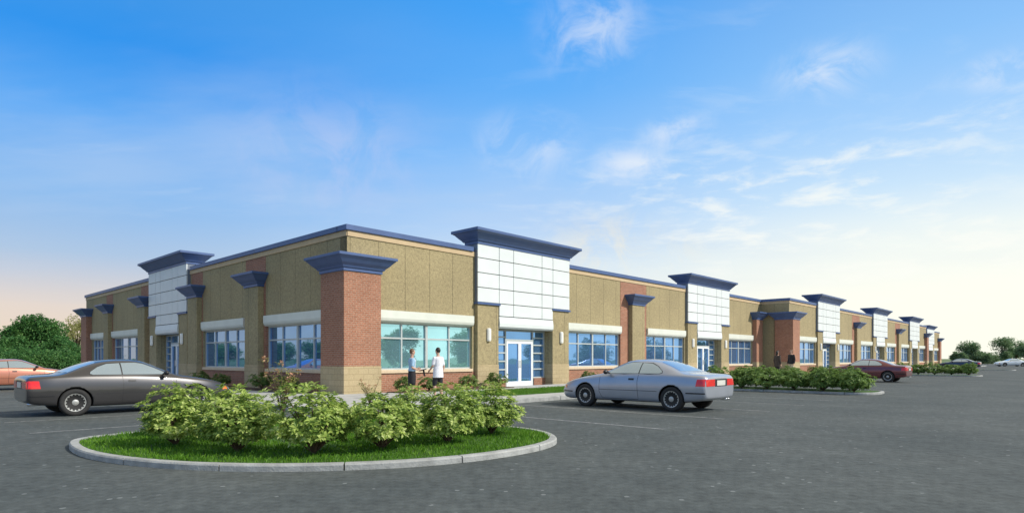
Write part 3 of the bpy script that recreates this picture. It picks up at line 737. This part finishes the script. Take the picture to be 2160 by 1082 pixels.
        addpanel('indicator', [([(4.50, .50), (4.67, .50), (4.64, .58), (4.50, .60)], 'y', sd)], M['amber'], off=.008)
        addpanel('headlight', [([(sd*.60, .50), (sd*.25, .50), (sd*.25, .56), (sd*.58, .56)], 'f', 1)], M['lens'], off=.008)
        addpanel('bumper_strip', [([(.03, .47), (.62, .47), (.62, .50), (.03, .50)], 'y', sd), ([(4.25, .40), (4.62, .40), (4.62, .43), (4.25, .43)], 'y', sd)], M['cartrim'], off=.006)
        # mirror
        m = MB(lambda x, y, z: (x-2.4, y, z)); m.tube([(3.0, sd*.83, .955), (3.0, sd*.90, .965)], .022, 6); m.ell((3.03, sd*.98, .985), (.06, .10, .062), 10, 8)
        m.build('wing_mirror', M['cartrim'], root, smooth=True)
    addpanel('windscreen', [([(2.60, 0), (2.60, .44), (2.64, .50), (3.22, .66), (3.30, .45), (3.33, 0), (3.30, -.45), (3.22, -.66), (2.64, -.50), (2.60, -.44)], 'z', 1)], M['carglass'], off=.006)
    addpanel('rear_window', [([(1.62, 0), (1.60, .42), (1.56, .48), (.98, .62), (.92, .45), (.90, 0), (.92, -.45), (.98, -.62), (1.56, -.48), (1.60, -.42)], 'z', 1)], M['carglass'], off=.006)
    addpanel('licence_plate', [([(-.24, .67), (.24, .67), (.24, .80), (-.24, .80)], 'r', 1)], M['plate'], off=.012)
    addpanel('plate_recess', [([(-.34, .65), (.34, .65), (.34, .835), (-.34, .835)], 'r', 1)], M['cartrim'], off=.004)
    addpanel('grille', [([(-.16, .49), (.16, .49), (.16, .56), (-.16, .56)], 'f', 1)], M['cartrim'], off=.008)
    m = MB(lambda x, y, z: (x-2.4, y, z))
    for yy in (-.62, -.50): m.tube([(.55, yy, .30), (.25, yy, .295)], .032, 10)
    m.build('exhaust', M['metal'], root, smooth=True)
    # wheels
    for ax in AX:
        for sd in (-1, 1):
            cx = ax-2.4; yo = sd*.905; yi = sd*.69
            def lathe(prof, n=36): return [[(cx+r*math.cos(t), y, .318+r*math.sin(t)) for t in [2*math.pi*k/n for k in range(n)]] for y, r in prof]
            m = MB(); m.loft(lathe([(yi, .20), (yi, .29), (yi+sd*.03, .318), (yo-sd*.03, .318), (yo, .298), (yo+sd*.004, .26), (yo-sd*.004, .212), (yo-sd*.02, .208)]), 0)
            wh = m.build('wheel', M['tyre'], root, smooth=True)
            m = MB(); m.loft(lathe([(yo-sd*.018, .215), (yo-sd*.006, .212), (yo-sd*.008, .196), (yo-sd*.05, .190), (yo-sd*.055, .186)]), 0, cap=False)
            m.loft(lathe([(yo-sd*.06, .19), (yo-sd*.062, .02)]), 1)
            m.loft(lathe([(yo-sd*.05, .075), (yo-sd*.015, .068), (yo-sd*.008, .03), (yo-sd*.008, .005)], 20), 0)
            for q in range(16):
                a = 2*math.pi*q/16; ca, sa = math.cos(a), math.sin(a)
                pr = []
                for r, hw, dy in ((.06, .014, .022), (.13, .012, .026), (.20, .014, .016)):
                    pr.append([(cx+r*ca-hw*sa, yo-sd*dy, .318+r*sa+hw*ca), (cx+r*ca+hw*sa, yo-sd*dy, .318+r*sa-hw*ca), (cx+r*ca+hw*sa, yo-sd*(dy+.02), .318+r*sa-hw*ca), (cx+r*ca-hw*sa, yo-sd*(dy+.02), .318+r*sa+hw*ca)])
                m.loft(pr, 0)
            m.build('rim', [M['alloy'], M['rimback']], wh)
    return root
def paint(name, col, metal=.55, rough=.32):
    m, nt, b, out = newmat(name); tc = nt('ShaderNodeTexCoord')
    n = nt('ShaderNodeTexNoise', {'Vector': tc.outputs['Object'], 'Scale': 2.5, 'Detail': 5})
    c = nt.ramp(n.outputs['Fac'], [(.3, tuple(x*.92 for x in col)), (.7, col)]); nt.l.new(c, b.inputs['Base Color'])
    b.inputs['Metallic'].default_value = metal; b.inputs['Roughness'].default_value = rough
    b.inputs['Coat Weight'].default_value = .8; b.inputs['Coat Roughness'].default_value = .06
    return m
M['cartrim'] = noisy('black_trim', (.02, .02, .022), .1, 8, .45)
M['tyre'] = noisy('tyre_rubber', (.025, .025, .025), .2, 12, .85)
M['alloy'] = noisy('alloy', (.50, .50, .48), .08, 6, .4, .7)
M['rimback'] = noisy('rim_back_metal', (.12, .12, .115), .1, 6, .5, .5)  # dark metal of the backing disc behind the spokes
M['red'] = noisy('red_lens', (.75, .02, .012), .1, 10, .2, coat=.8)
M['amber'] = noisy('amber_lens', (.85, .20, .03), .1, 10, .2, coat=.8)
M['lens'] = noisy('clear_lens', (.6, .62, .62), .05, 10, .15, coat=.8)
M['plate'] = noisy('plate_white', (.62, .62, .56), .06, 5, .5)
CP = {k: paint(k, c, mt) for k, c, mt in (('silver_paint', (.40, .43, .49), .4), ('charcoal_paint', (.055, .053, .055), .4), ('salmon_paint', (.50, .19, .12), .3), ('maroon_paint', (.20, .055, .06), .4), ('navy_paint', (.03, .045, .09), .4), ('white_paint', (.75, .79, .80), .1))}
proto = car_proto(CP['silver_paint'], 'parked_car', M['cartrim'])
tag(proto, 'silver blue two door coupe parked nose in before the main entrance', 'car', 'coupes parked around the building')
def place_car(o, w_near, rear_px=None): pass
def set_car(o, axle, direction, flip=1):
    """axle: world ground point below near rear wheel face; direction: unit heading; flip=+1 when the near side is the car's left"""
    d = Vector(direction).normalized(); left = Vector((-d.y, d.x, 0))
    c = Vector(axle)+d*(2.4-AX[0])-left*(.905*flip)
    o.location = (c.x, c.y, 0); o.rotation_euler = (0, 0, math.atan2(d.y, d.x))
set_car(proto, (4.04, 15.6, 0), dL, 1)
def clone_car(paintkey, label):
    c = copy_tree(proto); c['label'] = label
    for ch in c.children:
        if ch.name.startswith('body'): ch.data = ch.data.copy(); ch.data.materials[0] = CP[paintkey]
    return c
c = clone_car('charcoal_paint', 'dark charcoal grey two door coupe parked at left, nose hidden behind the corner island shrubs'); set_car(c, (-10.27, 14.44, 0), dR, -1)
c = clone_car('salmon_paint', 'salmon orange coupe at the left photo edge, partly hidden behind the charcoal coupe'); set_car(c, at(-45, 25.5), dR, -1)
c = clone_car('maroon_paint', 'maroon coupe with its nose hidden behind the nearer hedge island on the right'); set_car(c, W(28.7, -10.4), dL, 1)
c = clone_car('navy_paint', 'dark navy coupe seen over the small far hedge island at right'); set_car(c, W(84.3, -8.2), dL, 1)
c = clone_car('white_paint', 'small distant white car below the trees at the right photo edge'); set_car(c, at(2158, 105), Vector((-.98, .2, 0)), 1)

# ------------------------------------------------------------------ people
SK = noisy('skin', (.52, .32, .23), .08, 20, .55)
HAIR = noisy('dark_hair', (.02, .014, .01), .3, 30, .5); BHAIR = noisy('brown_hair', (.12, .065, .03), .3, 30, .5)
def cloth(n, c): return noisy(n, c, .12, 14, .85, bump=.3, bscale=60)
CL = {'white': cloth('white_cotton', (.75, .76, .80)), 'black': cloth('black_cloth', (.018, .018, .022)), 'sky': cloth('light_blue_knit', (.30, .46, .62)), 'khaki': cloth('beige_cloth', (.55, .48, .34)), 'brown': cloth('brown_coat', (.06, .045, .035)), 'shoe': cloth('shoe_leather', (.02, .018, .015))}
def fuse(mb, name, mat, parent, vox=.012, sm=4):
    o = mb.build(name, mat, parent)
    r = o.modifiers.new('r', 'REMESH'); r.mode = 'VOXEL'; r.voxel_size = vox; r.use_smooth_shade = True
    s = o.modifiers.new('s', 'SMOOTH'); s.iterations = sm; s.factor = .5
    par = o.parent; evaluated(o); o.data.shade_smooth(); return o
def limb(mb, pts, rad, n=12):
    mb.tube(pts, rad, n)
    for p, r in zip(pts, rad): mb.ell(p, (r*.98,)*3, n, 8)
def hand(mb, wrist, dirv, thumb, curl=.5):
    d = Vector(dirv).normalized(); t = (Vector(thumb)-d*Vector(thumb).dot(d)).normalized(); nrm = d.cross(t)
    w = Vector(wrist)
    mb.loft([[tuple(w+d*l+t*a*wd+nrm*b*.014) for a, b in ((-1, -1), (1, -1), (1, 1), (-1, 1))] for l, wd in ((-.01, .024), (.04, .038), (.09, .04))])
    for k, L in enumerate((.062, .072, .068, .05)):
        b = w+d*.088+t*(.03-.02*k); p1 = b+d*L*.5; p2 = p1+(d*(1-curl)+nrm*curl).normalized()*L*.5
        mb.tube([b-d*.01, p1, p2], [.0095, .009, .007], 6)
    b = w+d*.03+t*.03; mb.tube([b, b+(d+t).normalized()*.035, b+(d+t*.7).normalized()*.065], [.012, .0105, .008], 6)
def person(loc, rz, J, outfit, label, hair, hairlong, scale=1., props=None):
    root = tag(empty('person', loc, rz), label, 'person'); root.scale = (scale,)*3
    b = MB(); v = lambda k: J[k]
    # torso rings facing +y
    tor = [(.93, .150, .105), (1.02, .142, .100), (1.12, .125, .092), (1.24, .145, .105), (1.36, .165, .112), (1.43, .150, .098), (1.48, .075, .062)]
    fem = outfit.get('fem'); 
    if fem: tor = [(.90, .160, .115), (1.0, .150, .108), (1.10, .112, .085), (1.22, .130, .100), (1.32, .142, .118), (1.41, .130, .088), (1.47, .062, .055)]
    ring = lambda cx, cy, z, rx, ry, n=18: [(cx+rx*math.cos(t), cy+ry*math.sin(t), z) for t in [2*math.pi*k/n for k in range(n)]]
    b.loft([ring(0, 0, z, rx, ry) for z, rx, ry in tor])
    b.tube([(0, 0, 1.44), (0, .005, 1.50), (0, .012, 1.58)], [.062, .056, .055], 12)
    hc = Vector((0, .02, 1.655)); b.ell(hc, (.074, .092, .112), 16, 12); b.ell(hc+Vector((0, .02, -.06)), (.052, .066, .062), 12, 8)
    b.loft([[(-.014, .105, 1.63), (.014, .105, 1.63), (.012, .132, 1.635), (-.012, .132, 1.635)], [(-.008, .10, 1.675), (.008, .10, 1.675), (.006, .112, 1.675), (-.006, .112, 1.675)]])
    for s in (-1, 1): b.ell(hc+Vector((s*.076, -.005, -.01)), (.012, .022, .032), 8, 6)
    ua, fa = (.045, .036, .030), (.036, .025)
    for s, k in ((-1, 'L'), (1, 'R')):
        sh, el, wr = Vector(J['sh'+k]), Vector(J['el'+k]), Vector(J['wr'+k])
        limb(b, [sh, sh.lerp(el, .5), el], [.048, .043, .036]); limb(b, [el, el.lerp(wr, .35), wr], [.036, .037, .025])
        hand(b, wr, J['hd'+k], J['th'+k], J.get('curl', .5))
        hp, kn, an = Vector(J['hp'+k]), Vector(J['kn'+k]), Vector(J['an'+k])
        limb(b, [hp, hp.lerp(kn, .45), kn], [.088, .076, .054]); limb(b, [kn, kn.lerp(an, .3), an], [.052, .055, .034]); limb(b, [an, an+Vector((0, -.035, -.03)), an+Vector((0, .12, -.05))], [.036, .036, .028])
    body = fuse(b, 'body', SK, root)
    # eyes, mouth as small pieces on the head
    m = MB()
    for s in (-1, 1): m.ell((s*.029, .103, 1.665), (.012, .007, .006), 8, 6)
    m.build('eyes', HAIR, body, smooth=True)
    m = MB(); m.ell((0, .106, 1.60), (.020, .006, .006), 8, 6); m.build('mouth', noisy('lip', (.40, .14, .12), .05, 10, .5), body, smooth=True)
    h = MB(); h.ell(hc+Vector((0, -.018, .022)), (.085, .094, .106), 14, 10)
    if hairlong:
        h.loft([ring(0, -.045, z, rx, ry, 14) for z, rx, ry in ((1.46, .06, .03), (1.52, .082, .05), (1.62, .088, .07), (1.70, .08, .07))])
    ho = fuse(h, 'hair', hair, root, .012, 2)
    # top garment
    t = MB(); g = outfit.get('tg', .016)
    z0 = outfit.get('tz', .92)
    tt = [(z0, tor[0][1]+g+.012, tor[0][2]+g+.012)]+[(z, rx+g, ry+g) for z, rx, ry in tor if z > z0+.04][:-1]+[(tor[-1][0]-.015, tor[-1][1]+.012, tor[-1][2]+.012)]
    t.loft([ring(0, 0, z, rx, ry) for z, rx, ry in tt])
    for s, k in ((-1, 'L'), (1, 'R')):
        sh, el, wr = Vector(J['sh'+k]), Vector(J['el'+k]), Vector(J['wr'+k])
        if outfit.get('long'): limb(t, [sh, el], [.064, .050]); limb(t, [el, wr], [.049, .038])
        else: limb(t, [sh, sh.lerp(el, .75)], [.064, .056])
    fuse(t, outfit.get('topname', 'shirt'), outfit['top'], root, .012, 3)
    if 'inner' in outfit:
        t = MB(); t.loft([[(x, y, z) for x, y in ((-wd, .09), (wd, .09), (wd*.9, dd), (-wd*.9, dd))] for z, wd, dd in ((.98, .05, .132), (1.12, .045, .118), (1.24, .05, .130), (1.34, .05, .140), (1.44, .02, .10))])
        t.build('blouse', outfit['inner'], root, smooth=False)
    if outfit['bottom'][0] == 'skirt':
        t = MB(); t.loft([ring(0, 0, z, rx, ry, 24) for z, rx, ry in ((.50, .165, .125), (.60, .172, .135), (.80, .182, .142), (.93, .170, .130), (1.02, .150, .115))]); t.build('skirt', outfit['bottom'][1], root, smooth=True)
    else:
        t = MB(); t.loft([ring(0, 0, z, rx, ry) for z, rx, ry in ((.86, .16, .115), (.93, .165, .12), (1.02, .152, .11))])
        for s, k in ((-1, 'L'), (1, 'R')):
            hp, kn, an = Vector(J['hp'+k]), Vector(J['kn'+k]), Vector(J['an'+k])
            if outfit['bottom'][0] == 'shorts': limb(t, [hp, kn+Vector((0, 0, .03))], [.104, .086])
            else: limb(t, [hp, kn], [.10, .072]); limb(t, [kn, an+Vector((0, 0, .03))], [.070, .052])
        fuse(t, outfit['bottom'][0], outfit['bottom'][1], root, .012, 3)
    for k in 'LR':
        an = Vector(J['an'+k]); t = MB()
        t.loft([[tuple(an+Vector((x, y, z))) for x, y in ((-w_, -.06), (w_, -.06), (w_*1.15, .08), (w_*.6, .17), (-w_*.6, .17), (-w_*1.15, .08))] for z, w_ in ((-.085, .042), (-.05, .042), (-.02, .034))])
        t.build('shoe', CL['shoe'], root)
    if props: props(root)
    return root
def pose(**k):
    J = dict(shL=(-.175, 0, 1.405), shR=(.175, 0, 1.405), elL=(-.225, -.03, 1.13), elR=(.225, -.03, 1.13), wrL=(-.235, .05, .90), wrR=(.235, .05, .90), hdL=(0, .15, -1), hdR=(0, .15, -1), thL=(0, 1, 0), thR=(0, 1, 0),
             hpL=(-.085, 0, .90), hpR=(.085, 0, .90), knL=(-.095, .02, .49), knR=(.095, .02, .49), anL=(-.095, -.02, .085), anR=(.095, -.02, .085)); J.update(k); return J
# woman faces right towards the man and holds an open black folder
def folder(root):
    m = MB(); m.loft([[(x, y, z) for x, y, z in ((-.15, .22, .99+q), (.12, .22, .99+q), (.12, .50, 1.04+q), (-.15, .50, 1.04+q))] for q in (0, .02)]); 
    m.loft([[(x, y+q, z) for x, y, z in ((-.15, .40, 1.03), (.12, .40, 1.03), (.12, .44, .80), (-.15, .44, .80))] for q in (0, .02)])
    f = m.build('folder', CL['black']); f.location = (0, 0, 0)
    f.matrix_world = Matrix.Translation(root.location) @ Matrix.Rotation(root.rotation_euler.z, 4, 'Z') @ Matrix.Scale(root.scale[0], 4)
    tag(f, 'open black folder held out by the woman in the light blue top', 'folder')
wz = .125
jw = pose(shL=(-.155, 0, 1.385), shR=(.155, 0, 1.385), elL=(-.20, -.01, 1.12), wrL=(-.12, .20, 1.07), hdL=(.25, 1, -.1), thL=(0, 0, 1), elR=(.21, -.02, 1.11), wrR=(.10, .22, 1.01), hdR=(-.2, 1, .05), thR=(0, 0, 1), knL=(-.07, .01, .48), knR=(.07, .02, .48), anL=(-.07, -.02, .085), anR=(.08, .0, .085))
person((-3.02, 18.5, wz), R(-72), jw, {'fem': 1, 'top': CL['sky'], 'inner': CL['white'], 'bottom': ('skirt', CL['black']), 'tz': .99, 'topname': 'cardigan'},
       'woman in light blue top and black skirt holding a black folder before the aqua window', BHAIR, False, .86, folder)
jm = pose(elR=(.245, -.04, 1.12), wrR=(.22, .02, .88), elL=(-.225, .04, 1.14), wrL=(-.20, .21, .98), hdL=(.2, .8, -.5), thL=(.3, .2, 1), anL=(-.10, .05, .085), anR=(.11, -.08, .085), knL=(-.10, .07, .49), knR=(.1, -.01, .49))
person((-2.24, 18.6, wz), R(52), jm, {'top': CL['white'], 'bottom': ('shorts', CL['black']), 'tz': .74, 'tg': .045},
       'dark haired man in loose white shirt and black shorts facing the woman', HAIR, False, .88)
person(W(30.3, -4.6, .125), R(120), pose(), {'top': CL['black'], 'bottom': ('trousers', CL['khaki']), 'long': 1, 'tz': .85, 'tg': .03, 'topname': 'jacket'},
       'distant person in black jacket and beige trousers walking beyond the nearer hedge island', BHAIR, False, 1.02)
pw = Vector(W(29.2, -4.1, .125))
person(pw, R(-60), pose(), {'top': CL['brown'], 'bottom': ('trousers', CL['black']), 'long': 1, 'tz': .72, 'tg': .04, 'topname': 'coat'},
       'distant person in dark brown coat standing left of the one in beige trousers', HAIR, True, .98)

# ------------------------------------------------------------------ sky, sun, camera
SAZ = Vector((.958, -.287, 0)).normalized(); SEL = R(38)
world = bpy.data.worlds.new('World'); sc.world = world; world.use_nodes = True
nt = NT(world.node_tree); world.node_tree.nodes.clear()
tc = nt('ShaderNodeTexCoord'); nrm = nt('ShaderNodeVectorMath', {0: tc.outputs['Generated']}, operation='NORMALIZE')
sp = nt('ShaderNodeSeparateXYZ', {0: nrm.outputs[0]}); X, Y, Z = sp.outputs
hor = nt.math('SQRT', nt.math('ADD', nt.math('MULTIPLY', X, X), nt.math('ADD', nt.math('MULTIPLY', Y, Y), 1e-4)))
az = nt.math('DIVIDE', X, hor)
zc = nt.math('MAXIMUM', Z, 0.0)
left = nt.ramp(zc, [(0, srgb(238, 214, 186)), (.07, srgb(226, 212, 202)), (.14, srgb(172, 196, 224)), (.22, srgb(134, 184, 236)), (.31, srgb(92, 168, 242)), (.40, srgb(44, 146, 235)), (.50, srgb(70, 150, 225)), (.75, srgb(214, 206, 186)), (1, srgb(218, 208, 188))])  # overhead stops of these ramps are unseen, cream added to warm the ambient light
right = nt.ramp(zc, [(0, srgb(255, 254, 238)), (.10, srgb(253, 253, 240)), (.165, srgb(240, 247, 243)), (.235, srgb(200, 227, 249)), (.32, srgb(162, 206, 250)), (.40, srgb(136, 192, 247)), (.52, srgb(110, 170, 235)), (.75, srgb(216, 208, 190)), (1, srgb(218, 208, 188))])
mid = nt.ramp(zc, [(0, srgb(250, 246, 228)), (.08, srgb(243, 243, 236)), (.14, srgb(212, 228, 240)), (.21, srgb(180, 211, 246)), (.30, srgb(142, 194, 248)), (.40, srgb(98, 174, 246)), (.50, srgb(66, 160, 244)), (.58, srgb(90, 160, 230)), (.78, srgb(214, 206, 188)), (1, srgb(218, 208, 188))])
fa = nt.maprange(az, -.55, .05, 0, 1); fb = nt.maprange(az, .0, .55, 0, 1)
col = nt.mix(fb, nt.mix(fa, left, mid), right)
# clouds on a high flat layer: direction / height
den = nt.math('ADD', zc, .10)
cx = nt.math('DIVIDE', X, den); cy = nt.math('DIVIDE', Y, den)
cv = nt('ShaderNodeCombineXYZ', {0: cx, 1: cy, 2: 0.}).outputs[0]
mp = nt('ShaderNodeMapping', {'Vector': cv, 'Rotation': (0, 0, R(-38)), 'Scale': (.75, 1.5, 1)})
n1 = nt('ShaderNodeTexNoise', {'Vector': mp.outputs[0], 'Scale': 3.4, 'Detail': 8, 'Roughness': .58, 'Distortion': .35})
n0 = nt('ShaderNodeTexNoise', {'Vector': cv, 'Scale': .45, 'Detail': 3})
wisp = nt.maprange(n1.outputs['Fac'], .54, .72, 0, 1)
area = nt.maprange(n0.outputs['Fac'], .40, .62, 0.1, 1)
wm = nt.math('MULTIPLY', nt.math('MULTIPLY', wisp, area), nt.maprange(az, -.35, .35, .10, .35))
wm = nt.math('MULTIPLY', wm, nt.maprange(Z, .40, .24, .35, 1.0))
col = nt.mix(wm, col, srgb(247, 250, 246))
# soft lilac veils
n2 = nt('ShaderNodeTexNoise', {'Vector': nt('ShaderNodeMapping', {'Vector': cv, 'Rotation': (0, 0, R(25)), 'Scale': (.5, 1., 1), 'Location': (3.1, 1.7, 0)}).outputs[0], 'Scale': .9, 'Detail': 6, 'Roughness': .55})
col = nt.mix(nt.math('MULTIPLY', nt.maprange(n2.outputs['Fac'], .44, .70, 0, .42), nt.math('MULTIPLY', nt.maprange(Z, .46, .30, .2, 1), nt.math('MULTIPLY', nt.maprange(Z, .05, .2, .1, 1), nt.maprange(az, .1, .5, 1, .35)))), col, srgb(186, 208, 236))
def blob(px, py, r, sx, amt, c=(238, 242, 248), nz=n1):
    d = Vector((px-1080, 1294, 756-py)).normalized()
    global col
    a = nt('ShaderNodeVectorMath', {0: nrm.outputs[0], 1: tuple(d)}, operation='SUBTRACT')
    q = nt('ShaderNodeVectorMath', {0: a.outputs[0], 1: (1/sx, 1/sx, 1)}, operation='MULTIPLY')
    L = nt('ShaderNodeVectorMath', {0: q.outputs[0]}, operation='LENGTH').outputs['Value']
    n5 = nt('ShaderNodeTexNoise', {'Vector': nrm.outputs[0], 'Scale': 14., 'Detail': 7, 'Roughness': .62, 'Distortion': .8})
    g = nt.math('MULTIPLY', nt.maprange(L, r, 0, 0, 1), nt.maprange(n5.outputs['Fac'], .36, .66, 0, 1))
    col = nt.mix(nt.math('MULTIPLY', g, amt), col, srgb(*c))
aa = nt.math('ARCTAN2', X, Y)
sv = nt('ShaderNodeCombineXYZ', {0: aa, 1: Z, 2: 0.}).outputs[0]
sm = nt('ShaderNodeMapping', {'Vector': sv, 'Rotation': (0, 0, R(-16)), 'Scale': (11., 36., 1)})
n6 = nt('ShaderNodeTexNoise', {'Vector': sm.outputs[0], 'Scale': 1., 'Detail': 7, 'Roughness': .6, 'Distortion': .3})
n7 = nt('ShaderNodeTexNoise', {'Vector': nt('ShaderNodeMapping', {'Vector': sv, 'Rotation': (0, 0, R(-16)), 'Scale': (3., 8., 1), 'Location': (.3, .4, 0)}).outputs[0], 'Scale': 1., 'Detail': 2})
am = nt.math('MULTIPLY', nt.maprange(aa, -.05, .35, 0, 1), nt.math('MULTIPLY', nt.maprange(Z, .06, .13, 0, 1), nt.maprange(Z, .36, .26, 0, 1)))
am = nt.math('MULTIPLY', am, nt.maprange(n7.outputs['Fac'], .34, .52, .25, 1))
col = nt.mix(nt.math('MULTIPLY', nt.math('MULTIPLY', am, nt.maprange(n6.outputs['Fac'], .45, .72, 0, 1)), .7), col, srgb(252, 252, 244))
blob(1250, 70, .085, 1.3, .5); blob(1740, 150, .05, 1.9, .55); blob(1110, 310, .07, 1.6, .45); blob(1430, 280, .035, 2.2, .6); blob(1320, 350, .04, 2, .6); blob(1300, 530, .08, 2.2, .55, (255, 240, 205)); blob(700, 330, .13, 1.6, .35, (200, 208, 240))
blob(2110, 150, .03, 2.5, .5); blob(1350, 350, .03, 2, .4)
sky = nt('ShaderNodeTexSky', sky_type='NISHITA', sun_disc=False, sun_elevation=SEL, sun_rotation=math.atan2(SAZ.x, SAZ.y), air_density=1., dust_density=1.)
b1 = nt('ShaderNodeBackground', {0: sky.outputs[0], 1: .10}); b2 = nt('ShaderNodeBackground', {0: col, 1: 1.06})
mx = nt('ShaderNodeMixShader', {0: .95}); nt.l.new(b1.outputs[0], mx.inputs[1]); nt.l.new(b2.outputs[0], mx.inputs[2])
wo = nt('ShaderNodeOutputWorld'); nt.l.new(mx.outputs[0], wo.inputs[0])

sl = bpy.data.lights.new('sun', 'SUN'); sl.energy = 4.3; sl.angle = R(.6); sl.color = (1, .94, .84)
so = bpy.data.objects.new('sun', sl); COL.objects.link(so)
sd = Vector((SAZ.x*math.cos(SEL), SAZ.y*math.cos(SEL), math.sin(SEL))); so.rotation_euler = sd.to_track_quat('Z', 'Y').to_euler(); so.location = (30, -10, 40)
cam = bpy.data.cameras.new('camera'); co = bpy.data.objects.new('camera', cam); COL.objects.link(co)
co.location = (0, 0, 1.35); co.rotation_euler = (R(90), 0, 0)
cam.sensor_width = 36; cam.lens = 36*1294/2160; cam.shift_y = (756-541)/2160; cam.clip_end = 6000; cam.clip_start = .05
sc.camera = co
sc.view_settings.view_transform = 'Standard'; sc.view_settings.look = 'None'; sc.view_settings.exposure = 0; sc.view_settings.gamma = 1
